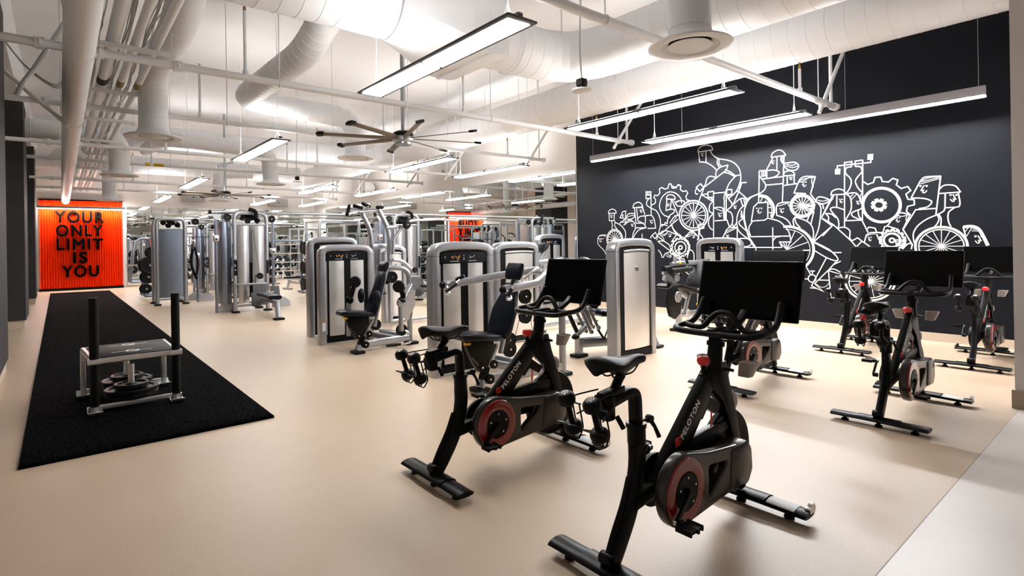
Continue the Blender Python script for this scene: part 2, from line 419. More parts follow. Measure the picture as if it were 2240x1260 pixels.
MB().box((0, 0, 0.03), (2.66, 0.09, 0.09), bev=0.005).build('housing', mat('light_bar_grey', (0.30, 0.30, 0.31), 0.5, 0.2), lb)
MB().box((0, 0.012, -0.024), (2.62, 0.055, 0.016)).build('diffuser', mat('led_strip_sign', (0.9, 0.9, 0.9), 0.5, emit=(1, 0.93, 0.86), estr=130), lb, smooth=False)
for x in (-1.1, 1.1): MB().cyl((x, 0, 0.07), (x, 0, 2.478), 0.003, seg=6).build('suspension_wire', M_cable, lb)

# LED bar over the mural
XB = 9.15
lb = thing('led_bar', 'long grey linear light bar hung in front of the black mural wall', 'light bar', (XB, 4.86, 3.315))
L = 6.74
MB().box((0, 0, 0.06), (0.07, L, 0.12), bev=0.004).build('housing', mat('light_bar_grey2', (0.32, 0.31, 0.33), 0.5, 0.1), lb)
MB().box((0.012, 0, -0.008), (0.04, L-0.03, 0.014)).build('diffuser', M_led, lb, smooth=False)
MB().box((0.034, 0, -0.012), (0.004, L, 0.03)).build('added_cutoff_lip', M_lframe, lb, smooth=False)  # added lip, blocks the strip's light from the wall just below the bar
for y in (-3.3, -1.75, 1.05, 3.3): MB().cyl((0, y, 0.12), (0, y, 2.283), 0.0025, seg=6).build('suspension_wire', M_cable, lb)

# ceiling light fixtures
def fixture(label, loc, tops=(None, None)):
    th = thing('linear_light', label, 'ceiling light', loc, 0, 'twin panel pendant lights')
    Lf, Wf = 2.96, 0.33
    f = MB(); f.box((0, 0, 0.012), (Wf, Lf, 0.022), bev=0.004)
    f.build('frame', M_lframe, th)
    MB().box((0, 0, 0.055), (0.06, Lf*0.98, 0.04), bev=0.01).build('driver_channel', M_lframe, th)
    for s in (-1, 1):
        MB().box((0, s*(Lf/4-0.012), -0.001), (Wf-0.085, Lf/2-0.085, 0.008)).build('diffuser', M_glow, th, smooth=False)
        MB().box((0, s*(Lf/4), 0.028), (Wf-0.06, Lf/2-0.16, 0.008)).build('uplight_diffuser', M_glowup, th, smooth=False)  # glowing panel added on the fixture top to brighten ceiling and ducts
    for s in (-1, 1):
        c = MB(); zt = ((ZC if tops[(s+1)//2] is None else tops[(s+1)//2])-loc[2])
        c.tube([(0.006, s*1.28, 0.06), (0.0, s*1.28, 0.3), (0.004, s*1.28, 0.9), (0.0, s*1.28, zt-0.002)], 0.0055, 6)
        c.tube([(-0.05, s*1.28, 0.06), (0, s*1.28, 0.22), (0.05, s*1.28, 0.06)], 0.003, 5)
        c.build('suspension_cord', M_white, th)
    return th
rown = {0: 'row above the turf', 1: 'middle row', 2: 'row nearest the black wall'}
ordn = ['nearest', 'second', 'third', 'fourth']
fx0 = None; fx1 = None
for r, (X, off) in enumerate(((3.05, 0.0), (6.66, 0.0), (8.74, 0.0))):
    for k, Y in enumerate((4.96, 11.47, 18.2, 24.45)):
        lab = f'{ordn[k]} pendant light panel in the {rown[r]}'
        if k == 0 and r == 0: fixture(lab, (X, Y, 3.4), (None, 4.125)); continue
        if k == 0 and r == 1: fixture(lab, (X, Y, 3.4), (4.085, 4.085)); continue
        if fx0 is None: fx0 = fixture(lab, (X, Y, 3.4)); continue
        dup(fx0, (X, Y, 3.4), 0, lab)
# the same rows go on behind the viewer
for (X, Y) in ():
    dup(fx0, (X, Y, 3.4), 0, 'pendant light panel behind the viewer')
# ================================================================ exercise bikes (local: +x forward, origin under the rear foot, y across)
def torus_logo(mb, c, r, wr, axis):   # open ring with a pin: the maker's mark
    pass
def stab(x, w, parts_parent, name, sticker):
    b = MB()
    prof = [(-0.050, -0.014), (-0.02, -0.018), (0.02, -0.018), (0.050, -0.014), (0.060, -0.006), (0.056, 0.002), (0.042, 0.010), (0.022, 0.015), (0.0, 0.017), (-0.022, 0.015), (-0.042, 0.010), (-0.056, 0.002), (-0.060, -0.006)]
    b.tube([(x, -w, 0.052), (x, -w*0.55, 0.054), (x, 0, 0.058), (x, w*0.55, 0.054), (x, w, 0.052)], 0, prof=[(u, v) for u, v in prof])
    b.tube([(x, -w*0.42, 0.059), (x, w*0.42, 0.059)], 0, prof=[(u*1.1, v*1.12) for u, v in prof])
    o = b.build(name, M_blkm, parts_parent)
    for yy in (-w*0.72, 0, w*0.72):
        f = MB(); f.cyl((x, yy, 0.034), (x, yy, 0.018), 0.017, 0.012, 12); f.lathe([(0.026, 0.0), (0.028, 0.008), (0.024, 0.016), (0.012, 0.020)], (x, yy, 0), seg=16)
        f.build('rubber_foot', M_rub, o)
    return o
def make_bike():
    t = thing('exercise_bike', 'black exercise bike', 'exercise bike')
    stab(0.0, 0.335, t, 'rear_stabilizer', False)
    fs = stab(1.16, 0.375, t, 'front_stabilizer', True)
    st = MB(); st.tube([(1.16, -0.315, 0.0542), (1.16, -0.165, 0.0562)], 0, prof=[(-0.050, 0.0065), (-0.042, 0.0108), (-0.022, 0.0158), (0.0, 0.0178), (0.022, 0.0158), (0.042, 0.0108), (0.050, 0.0065), (0.0, 0.004)]); st.build('spec_sticker', M_sticker, fs, smooth=False)
    for s in (-1, 1):
        w = MB(); w.cyl((1.215, s*0.352, 0.066), (1.215, s*0.372, 0.066), 0.03, seg=18); w.box((1.19, s*0.362, 0.066), (0.05, 0.034, 0.03), bev=0.006); w.build('transport_wheel', M_chrome if s < 0 else M_rub, fs)
    # rear mast
    m = MB(); pts = smooth_pts([(0.01, 0, 0.075), (0.065, 0, 0.15), (0.135, 0, 0.26), (0.185, 0, 0.38), (0.205, 0, 0.48), (0.205, 0, 0.575)], 5)
    m.tube(pts, 0, prof=rrect(0.052, 0.088, 0.018)); m.cyl((0.205, 0, 0.565), (0.203, 0, 0.645), 0.043, seg=20); m.cyl((0.203, 0, 0.64), (0.203, 0, 0.662), 0.048, seg=20)
    m.tube(smooth_pts([(-0.018, 0, 0.10), (0.034, 0, 0.20), (0.100, 0, 0.31), (0.147, 0, 0.42)], 5), 0, prof=rrect(0.022, 0.03, 0.006))
    m.lathe([(0.026, -0.034), (0.028, -0.03), (0.028, 0.03), (0.026, 0.034)], (-0.012, 0, 0.105), (0, 1, 0))
    m.lathe([(0.014, -0.038), (0.014, 0.038)], (-0.012, 0, 0.105), (0, 1, 0))
    mast = m.build('rear_frame', M_blkm, t)
    # lower cross link between mast and fork
    m = MB(); m.tube([(0.16, 0, 0.30), (0.45, 0, 0.34), (0.75, 0, 0.33), (1.0, 0, 0.30)], 0, prof=rrect(0.06, 0.075, 0.015))
    # A-shaped plate: diagonal up to the head and fork down to the front foot
    m.prism([(0.30, 0.36), (0.36, 0.36), (0.50, 0.45), (0.60, 0.45), (0.80, 0.66), (0.90, 0.80), (0.93, 0.87), (0.85, 0.87), (0.82, 0.83)], -0.028, 0.056, bev=0.008)
    m.prism([(0.78, 0.76), (0.85, 0.84), (0.97, 0.84), (1.00, 0.72), (1.075, 0.52), (1.12, 0.34), (1.165, 0.09), (1.11, 0.08), (1.055, 0.32), (0.99, 0.50), (0.925, 0.62), (0.83, 0.70)], -0.032, 0.064, bev=0.01)
    m.prism([(0.47, 0.44), (0.70, 0.40), (1.03, 0.46), (1.02, 0.51), (0.80, 0.50), (0.55, 0.475)], -0.02, 0.04, bev=0.006)
    m.prism([(0.68, 0.60), (0.80, 0.68), (0.92, 0.60), (0.88, 0.56), (0.79, 0.61), (0.74, 0.56)], -0.016, 0.032)
    m.cyl((0.885, 0, 0.80), (0.915, 0, 0.965), 0.043, 0.038, 20); m.cyl((0.908, 0, 0.925), (0.912, 0, 0.95), 0.048, seg=20)
    fr = m.build('main_frame', M_blkm, t)
    # marks on the diagonal, both sides
    ang = math.atan2(0.36, 0.375)
    for s in (-1, 1):
        rot = Matrix.Translation((0.475, s*0.0295, 0.475)) @ Matrix.Rotation(-ang, 4, 'Y') @ Matrix.Rotation(PI/2, 4, 'X')
        if s > 0: rot = Matrix.Translation((0.72, s*0.0295, 0.675)) @ Matrix.Rotation(-ang, 4, 'Y') @ Matrix.Rotation(PI, 4, 'Z') @ Matrix.Rotation(PI/2, 4, 'X')
        if s < 0: rot = rot @ Matrix.Translation((0.065, -0.022, 0))
        text_mesh('PELOTON', 0.046, M_txt, 'lettering', fr, rot, extr=0.0008, spacing=1.12, bold=True)
        lg = MB(); c = V((0.494, s*0.0295, 0.506)) if s < 0 else V((0.475, s*0.0295, 0.475))
        u = V((math.cos(ang), 0, math.sin(ang))); n = V((-math.sin(ang), 0, math.cos(ang)))
        lg.tube([c+u*0.018*math.cos(a)+n*0.018*math.sin(a) for a in [math.radians(40+i*290/20) for i in range(21)]], 0.0042, 6)
        lg.tube([c-u*0.03-n*0.004, c+u*0.004], 0.0042, 6); lg.tube([c+u*0.018, c+u*0.034+n*0.006], 0.0045, 6)
        lg.tube([c+u*0.007*math.cos(a)+n*0.007*math.sin(a) for a in [i*PI/8 for i in range(17)]], 0.0028, 5)
        lg.build('logo_mark', M_txtr, fr)
    br = MB(); br.box((0.80, -0.031, 0.555), (0.010, 0.004, 0.085), rot=(0, 0.1, 0)); br.build('brake_decal', M_txtr, fr, smooth=False)
    # flywheel
    f = MB(); c = (1.015, 0.012, 0.32)
    f.lathe([(0.05, -0.02), (0.16, -0.012), (0.19, -0.022), (0.228, -0.022), (0.236, -0.012), (0.236, 0.012), (0.228, 0.022), (0.19, 0.022), (0.16, 0.012), (0.05, 0.02)], c, (0, 1, 0), 48)
    fw = f.build('flywheel', M_blkm, t)
    f = MB(); f.lathe([(0.02, -0.075), (0.05, -0.06), (0.06, -0.02), (0.06, 0.02), (0.05, 0.05), (0.02, 0.06)], c, (0, 1, 0), 24); f.build('hub', M_blk, fw)
    f = MB(); f.lathe([(0.001, 0.052), (0.13, 0.052), (0.165, 0.045), (0.17, 0.03), (0.001, 0.03)], c, (0, 1, 0), 36); f.build('flywheel_cover', M_blkm, t)
    # belt guard on the right (−y) side
    gy = -0.105; cc = (0.40, 0.325)
    def guard_poly(k):
        out = []
        out += circ(cc[0], cc[1], 0.172*k, 22, 75, 285)
        out += [(0.46, cc[1]-0.172*k*0.93), (0.95, 0.205+0.02*(1-k)), (1.00, 0.24), (1.02, 0.33), (0.97, 0.42*1.0), (0.86, 0.425), (0.60, 0.455), (0.47, 0.325+0.172*k*0.93)]
        return out
    g = MB(); outer = guard_poly(1.0)
    hole = round_corners([(0.60, 0, 0.375), (0.60, 0, 0.235), (0.765, 0, 0.345), (0.60, 0, 0.375)], 0.02, 4)
    # ring-built slab: outer loop with a window, made from two plates and walls
    tmp = bmesh.new()
    def loop(poly, y): return [tmp.verts.new((p[0], y, p[1])) for p in poly]
    hp = [(p.x, p.z) for p in round_corners([(0.61, 0, 0.33), (0.61, 0, 0.385), (0.79, 0, 0.365), (0.755, 0, 0.325), (0.61, 0, 0.225), (0.61, 0, 0.33)], 0.018, 3)][:-1]
    for y in (gy-0.024, gy+0.03):
        a = loop(outer, y); b = loop(hp, y)
        ea = [tmp.edges.new((a[i], a[(i+1) % len(a)])) for i in range(len(a))]; eb = [tmp.edges.new((b[i], b[(i+1) % len(b)])) for i in range(len(b))]
        bmesh.ops.triangle_fill(tmp, use_beauty=True, use_dissolve=False, edges=ea+eb)
        if y < gy: A0, B0 = a, b
        else: A1, B1 = a, b
    for L0, L1 in ((A0, A1), (B0, B1)):
        for i in range(len(L0)):
            j = (i+1) % len(L0); tmp.faces.new((L0[i], L0[j], L1[j], L1[i]))
    bmesh.ops.recalc_face_normals(tmp, faces=tmp.faces)
    bmesh.ops.bevel(tmp, geom=[e for e in tmp.edges if e.calc_face_angle(0) > 0.9], offset=0.010, segments=3, profile=0.5, affect='EDGES')
    g.merge(tmp)
    g.prism([(0.80, 0.20), (0.99, 0.19), (1.04, 0.26), (1.03, 0.38), (0.98, 0.43), (0.82, 0.42)], gy-0.035, 0.12, bev=0.02)
    gd = g.build('belt_guard', M_guard, t)
    r = MB(); r.lathe([(0.090, -0.004), (0.092, -0.012), (0.120, -0.016), (0.150, -0.012), (0.156, -0.004)], (cc[0], gy-0.022, cc[1]), (0, 1, 0), 48, cap=False); r.build('red_ring', M_dred, gd)
    r = MB(); r.lathe([(0.001, -0.010), (0.085, -0.010), (0.092, -0.004), (0.092, 0.0)], (cc[0], gy-0.026, cc[1]), (0, 1, 0), 40)
    cr = r.build('crank_cover', M_blk, gd)
    r = MB()
    for k in range(5):
        a = 2*PI*k/5+0.3; r.lathe([(0.0055, -0.004), (0.0055, 0.004)], (cc[0]+0.066*math.cos(a), gy-0.037, cc[1]+0.066*math.sin(a)), (0, 1, 0), 10)
    r.build('cover_bolts', M_chrome, gd)
    # left guard (plain)
    r = MB(); r.lathe([(0.001, 0.085), (0.09, 0.085), (0.12, 0.075), (0.13, 0.05), (0.13, 0.04), (0.001, 0.04)], (cc[0], 0, cc[1]), (0, 1, 0), 36); r.build('left_guard', M_blk, t)
    # cranks and pedals
    for s, (dx, dz) in ((-1, (-0.125, -0.095)), (1, (0.125, 0.095))):
        c = MB(); y = s*0.155
        c.tube([(cc[0], s*0.12, cc[1]), (cc[0], y, cc[1])], 0.018, 14)
        c.tube([(cc[0], y, cc[1]), (cc[0]+dx, y+s*0.008, cc[1]+dz)], 0, prof=rrect(0.014, 0.030, 0.005))
        co = c.build('crank_arm', M_blkm, t)
        p = MB(); px, pz = cc[0]+dx, cc[1]+dz
        p.cyl((px, y, pz), (px, y+s*0.12, pz), 0.009, seg=10)
        p.box((px, y+s*0.072, pz), (0.092, 0.075, 0.016), bev=0.005); p.box((px, y+s*0.028, pz), (0.055, 0.02, 0.026), bev=0.006)
        p.box((px+0.045, y+s*0.072, pz), (0.012, 0.082, 0.026), bev=0.004); p.box((px-0.045, y+s*0.072, pz), (0.012, 0.082, 0.026), bev=0.004)
        pd = p.build('pedal', M_blk, co)
        q = MB(); q.cyl((px, y-s*0.004, pz), (px, y+s*0.012, pz), 0.013, seg=12); q.build('pedal_spindle', M_chrome, co)
    # seat post, seat slider, saddle
    m = MB(); pts = round_corners([(0.203, 0, 0.60), (0.196, 0, 0.822), (-0.05, 0, 0.778)], 0.06, 6)
    m.tube(pts, 0, prof=rrect(0.044, 0.062, 0.014)); sp = m.build('seat_post', M_blkm, t)
    m = MB()
    for k in range(14):
        z = 0.66+k*0.009; m.box((0.2005-(z-0.6)*0.03, -0.0225, z), (0.010, 0.001, 0.0022))
    for k in range(10): m.box((0.04+k*0.010, -0.0225, 0.797+k*0.0018), (0.0022, 0.001, 0.008))
    m.build('scale_marks', M_txt, sp, smooth=False)
    m = MB(); m.box((0.03, 0, 0.835), (0.14, 0.05, 0.03), rot=(0, -0.12, 0), bev=0.006); m.box((-0.015, 0, 0.775), (0.055, 0.085, 0.11), bev=0.012)
    m.tube([(0.05, 0, 0.84), (0.08, 0, 0.88), (0.10, 0, 0.90)], 0.022, 12)
    m.tube([(0.01, -0.045, 0.74), (0.012, -0.06, 0.72), (0.02, -0.075, 0.69)], 0.011, 10)
    m.build('seat_slider', M_blkm, t)
    for (cx, cz, sx) in ((0.255, 0.655, 1),):
        m = MB(); m.cyl((0.235, -0.01, cz), (0.285, -0.01, cz+0.005), 0.012, seg=12); m.lathe([(0.018, -0.014), (0.021, 0.0), (0.018, 0.014)], (0.292, -0.01, cz+0.006), (0, 1, 0), 16)
        m.tube([(0.292, -0.012, cz+0.004), (0.305, -0.03, cz-0.03), (0.318, -0.045, cz-0.078)], 0.0095, 10, radii=[0.012, 0.009, 0.011])
        m.build('height_lever', M_blkm, t)
    m = MB(); rings = []
    secs = [(-0.155, 0.040, 0.050, 0.975), (-0.145, 0.075, 0.045, 0.985), (-0.11, 0.090, 0.042, 0.985), (-0.06, 0.088, 0.045, 0.978), (-0.01, 0.066, 0.055, 0.968), (0.04, 0.040, 0.05, 0.964), (0.09, 0.027, 0.038, 0.964), (0.13, 0.022, 0.030, 0.962), (0.155, 0.018, 0.022, 0.955), (0.163, 0.010, 0.012, 0.948)]
    for x, hw, th, z in secs:
        ring = []
        for j in range(20):
            a = 2*PI*j/20; yy = math.cos(a)*hw; zz = math.sin(a)
            top = z-0.018*(abs(yy)/0.09)**2-(0.010 if (abs(yy) < hw*0.2 and -0.1 < x < 0.06) else 0)
            ring.append((x*1.08+0.095, yy, top+0.002+(zz*0.012 if zz > 0 else zz*th*1.15)))
        rings.append([V(p) for p in ring])
    m.loft(rings); sa = m.build('saddle', M_rub, t, ang=70)
    m = MB()
    for s in (-1, 1): m.tube(round_corners([(-0.02, s*0.04, 0.945), (0.02, s*0.022, 0.900), (0.16, s*0.022, 0.905), (0.225, s*0.008, 0.94)], 0.02), 0.004, 6)
    m.build('saddle_rails', M_blkm, sa)
    # dumbbell cage behind the saddle
    m = MB(); rw = 0.0038
    for s in (-1, 1):
        m.tube([(-0.01, s*0.042, 0.845), (-0.11, s*0.06, 0.84), (-0.205, s*0.075, 0.832)], rw, 6)
        cx, cy = -0.165, s*0.075
        for zz, k in ((0.80, 1.0), (0.70, 1.0)):
            m.tube(round_corners([(cx-0.04*k, cy-0.035, zz+0.03), (cx+0.045, cy-0.035, zz), (cx+0.045, cy+0.035, zz), (cx-0.04*k, cy+0.035, zz+0.03), (cx-0.04*k, cy-0.035, zz+0.03)], 0.015), rw, 6)
        m.tube(round_corners([(cx+0.045, cy-0.02, 0.80), (cx+0.07, cy-0.02, 0.69), (cx+0.04, cy-0.02, 0.645), (cx+0.005, cy-0.02, 0.67)], 0.015), rw, 6)
        m.tube(round_corners([(cx+0.045, cy+0.02, 0.80), (cx+0.07, cy+0.02, 0.69), (cx+0.04, cy+0.02, 0.645), (cx+0.005, cy+0.02, 0.67)], 0.015), rw, 6)
        m.tube([(-0.01, s*0.042, 0.785), (cx+0.05, cy, 0.75)], rw, 6)
    m.build('dumbbell_cage', M_blkm, t)
    # resistance knob
    m = MB(); m.cyl((0.785, 0, 0.78), (0.785, 0, 0.845), 0.013, 0.011, 14); m.cyl((0.79, 0, 0.755), (0.785, 0, 0.795), 0.024, seg=16); m.build('knob_stem', M_blkm, t)
    m = MB(); m.lathe([(0.018, 0.0), (0.029, 0.006), (0.035, 0.024), (0.035, 0.034), (0.030, 0.046), (0.026, 0.049)], (0.785, 0, 0.836), seg=8); kb = m.build('resistance_knob', M_red, t)
    m = MB(); m.lathe([(0.013, 0.0), (0.017, 0.001), (0.013, 0.002)], (0.785, 0, 0.8855), seg=20, cap=False); m.build('knob_mark', M_txt, kb)
    # handlebar
    m = MB(); m.tube([(0.90, 0, 0.90), (0.905, 0, 0.995)], 0, prof=rrect(0.05, 0.06, 0.015)); m.box((0.93, 0, 1.005), (0.16, 0.05, 0.035), bev=0.012); m.build('handlebar_post', M_blkm, t)
    m = MB(); g1 = []
    side = [(0.86, 0.0, 0.995), (0.862, 0.12, 0.995), (0.868, 0.205, 0.998), (0.905, 0.245, 1.005), (0.97, 0.25, 1.01), (1.06, 0.245, 1.018), (1.12, 0.24, 1.05), (1.165, 0.235, 1.11), (1.185, 0.232, 1.145)]
    full = [(x, -y, z) for x, y, z in reversed(side)]+side[1:]
    pts = smooth_pts(full, 4); m.tube(pts, 0.0175, 14); m.ball(pts[0], 0.0175); m.ball(pts[-1], 0.0175)
    hump = [(1.0, -0.245, 1.012), (0.985, -0.18, 1.005), (0.985, -0.12, 1.012), (0.99, -0.075, 1.06), (1.0, -0.03, 1.095), (1.0, 0.03, 1.095), (0.99, 0.075, 1.06), (0.985, 0.12, 1.012), (0.985, 0.18, 1.005), (1.0, 0.245, 1.012)]
    m.tube(smooth_pts(hump, 4), 0.016, 14)
    m.prism([(0.86, -0.07), (0.91, -0.03), (1.0, -0.10), (1.0, 0.10), (0.91, 0.03), (0.86, 0.07)], 0.985, 0.025, axis='z', bev=0.006)
    m.build('handlebar', M_grip, t)
    # screen
    th = math.radians(-16)
    Ms = Matrix.Translation((1.265, 0, 1.205)) @ Matrix.Rotation(math.radians(14), 4, 'Y')
    m = MB(); m.box((0, 0, 0.004), (0.022, 0.615, 0.345), bev=0.009); m.box((0.02, 0, -0.02), (0.03, 0.36, 0.22), bev=0.012); sc = m.build('screen', M_scr, t, M=Ms)
    m = MB(); m.box((-0.0115, 0, 0.010), (0.001, 0.585, 0.312)); m.build('display_glass', mat('display_glass', (0.001, 0.001, 0.001), 0.22, spec=0.12), sc, smooth=False, M=Ms)
    m = MB(); m.tube(round_corners([(0.92, 0, 0.975), (1.10, 0, 1.00), (1.22, 0, 1.06), (1.275, 0, 1.14)], 0.05), 0, prof=rrect(0.045, 0.03, 0.008)); m.box((1.285, 0, 1.16), (0.03, 0.12, 0.12), rot=(0, 0.24, 0), bev=0.008)
    m.build('screen_arm', M_blkm, t)
    # bottle cups
    for s in (-1, 1):
        m = MB(); c = V((1.02, s*0.120, 0.795)); tilt = V((0.16, s*0.22, 0.96)).normalized()
        rings = []
        for hh, ww, dd in ((-0.040, 0.056, 0.028), (-0.036, 0.072, 0.042), (0.0, 0.084, 0.054), (0.042, 0.096, 0.068), (0.044, 0.092, 0.064), (0.0, 0.078, 0.048), (-0.030, 0.064, 0.034), (-0.032, 0.05, 0.02)):
            rings.append([c+tilt*hh+V((u, v*1.0, 0)) for u, v in rrect(dd*1.15, ww, min(dd, ww)*0.3)])
        m.loft(rings)
        m.build('bottle_cup', M_cup, t)
        m = MB(); m.tube([(0.94, s*0.02, 0.80), (0.97, s*0.07, 0.79)], 0.009, 8); m.build('cup_bracket', M_blkm, t)
    # sweat guard / lens on the fork front
    m = MB(); m.ball((1.055, 0, 0.60), 0.045, (0.8, 0.9, 1.3)); m.build('brake_cover', M_cup, t)
    return t
BIKES = [((1.86, 1.60), 'black exercise bike nearest the viewer, whose saddle and rear foot stand in the front centre'),
         ((1.80, 2.96), 'black exercise bike left of the nearest one, in front of the shoulder press machine'),
         ((5.01, 1.50), 'black exercise bike in the second row, nearer the pale floor tiles'),
         ((5.05, 2.87), 'black exercise bike in the second row, mostly hidden behind the nearest bike screen'),
         ((7.90, 2.78), 'black exercise bike in the back row, left, close to the black mural wall'),
         ((7.92, 1.45), 'black exercise bike in the back row, right, beside the pale wall end')]
bk = make_bike()
for i, ((x, y), lab) in enumerate(BIKES):
    if i == 0: bk.location = (x, y, 0); bk['label'] = lab; bk['group'] = 'black exercise bikes in two files of three'
    else: dup(bk, (x, y, 0), 0, lab)
def make_db():
    t = thing('dumbbell', 'x', 'dumbbell', group='small black dumbbells in the bike cages')
    ax = V((-0.30, 0, 0.95)).normalized(); hd = [(0.001, -0.028), (0.024, -0.028), (0.038, -0.018), (0.041, 0.0), (0.038, 0.016), (0.026, 0.028), (0.001, 0.030)]
    for s, nm in ((-1, 'dumbbell_head'), (1, 'dumbbell_head')):
        m = MB(); m.lathe(hd, ax*(s*0.068), ax, 18); h = m.build(nm, M_rub, t)
    m = MB(); c = ax*0.0962; m.lathe([(0.011, 0), (0.016, 0.0008), (0.011, 0.0012)], c+ax*0.002, ax, 14, cap=False); m.lathe([(0.003, 0), (0.007, 0.0008), (0.003, 0.0012)], c+ax*0.002, ax, 10, cap=False); m.box(c+ax*0.0025+V((-0.012, -0.012, -0.004)), (0.010, 0.006, 0.001), rot=(0, -0.3, 0.7)); m.build('white_mark', M_txt, t)
    m = MB(); m.cyl(ax*-0.045, ax*0.045, 0.0135, seg=14); m.build('handle', M_blkm, t)
    return t
db = make_db(); first = True
nmx = ['the nearest bike', 'the bike left of the nearest one', 'the second row bike near the pale tiles', 'the second row bike hidden by a screen', 'the back row left bike', 'the back row right bike']
for i, ((x, y), _) in enumerate(BIKES):
    for s in (-1, 1):
        lab = f'small black dumbbell in the {"right" if s < 0 else "left"} cage behind {nmx[i]}'
        loc = (x-0.158, y+s*0.075, 0.765)
        if first: db.location = loc; db['label'] = lab; first = False
        else: dup(db, loc, 0, lab)
# ================================================================ weight machines
class Bld:      # builds parts in world coordinates under one thing
    def __init__(s, name, label, cat, x, y, group=None):
        s.t = thing(name, label, cat, (x, y, 0), 0, group); s.M = Matrix.Translation((-x, -y, 0))
    def p(s, mb, name, m, parent=None, ang=35, smooth=True, label=None):
        o = mb.build(name, m, parent or s.t, smooth=smooth, ang=ang, M=s.M)
        if label: o['label'] = label
        return o
def placard_strip(b, x0, x1, y, z0, z1, fr, parent, ax=None):
    # dark strip with pictograms; ax maps (u along face, out, z) to world
    f = ax or (lambda u, o, z: V((u, y-o, z)))
    def q(u0, u1, za, zb, o, m, nm):
        k = MB(); vs = [k.bm.verts.new(f(u, o, z)) for u, z in ((u0, za), (u1, za), (u1, zb), (u0, zb))]; k.bm.faces.new(vs); return b.p(k, nm, m, parent, smooth=False)
    w = x1-x0; h = z1-z0
    k = MB()
    for (u, zz, r, s) in ((0.20, 0.62, 0.020, 1), (0.30, 0.60, 0.012, 1), (0.36, 0.45, 0.016, -1)):
        c = f(x0+w*u, 0.002, z0+h*zz); a = f(x0+w*(u+0.035), 0.002, z0+h*(zz-0.22*s)); k.tube([c, (c+a)/2+V((0, 0, 0.010)), a], r*0.42, 6)
    build_split(k, 'orange_pictogram', mat_once('orange_print', (0.85, 0.32, 0.02)), parent, b.M)
    k = MB()
    for (u, zz, du, dz) in ((0.63, 0.70, 0.02, -0.3), (0.65, 0.45, 0.05, 0.1), (0.72, 0.5, 0.03, 0.25), (0.26, 0.75, 0.02, -0.2), (0.33, 0.3, 0.05, 0.05), (0.05, 0.45, 0.0, 0.25)):
        k.tube([f(x0+w*u, 0.002, z0+h*zz), f(x0+w*(u+du), 0.002, z0+h*(zz+dz))], 0.0042, 5)
    for u in (0.17, 0.6): k.tube([f(x0+w*u, 0.002, z0+h*0.10), f(x0+w*(u+0.2), 0.002, z0+h*0.10)], 0.0035, 4)
    for zz in (0.3, 0.5, 0.75): k.tube([f(x0+w*0.475, 0.002, z0+h*zz), f(x0+w*0.505, 0.002, z0+h*zz)], 0.004, 4)
    build_split(k, 'white_pictogram', mat_once('grey_print', (0.5, 0.52, 0.56)), parent, b.M)
_once = {}
def mat_once(n, c, r=0.5, **k):
    if n not in _once: _once[n] = mat(n, c, r, **k)
    return _once[n]
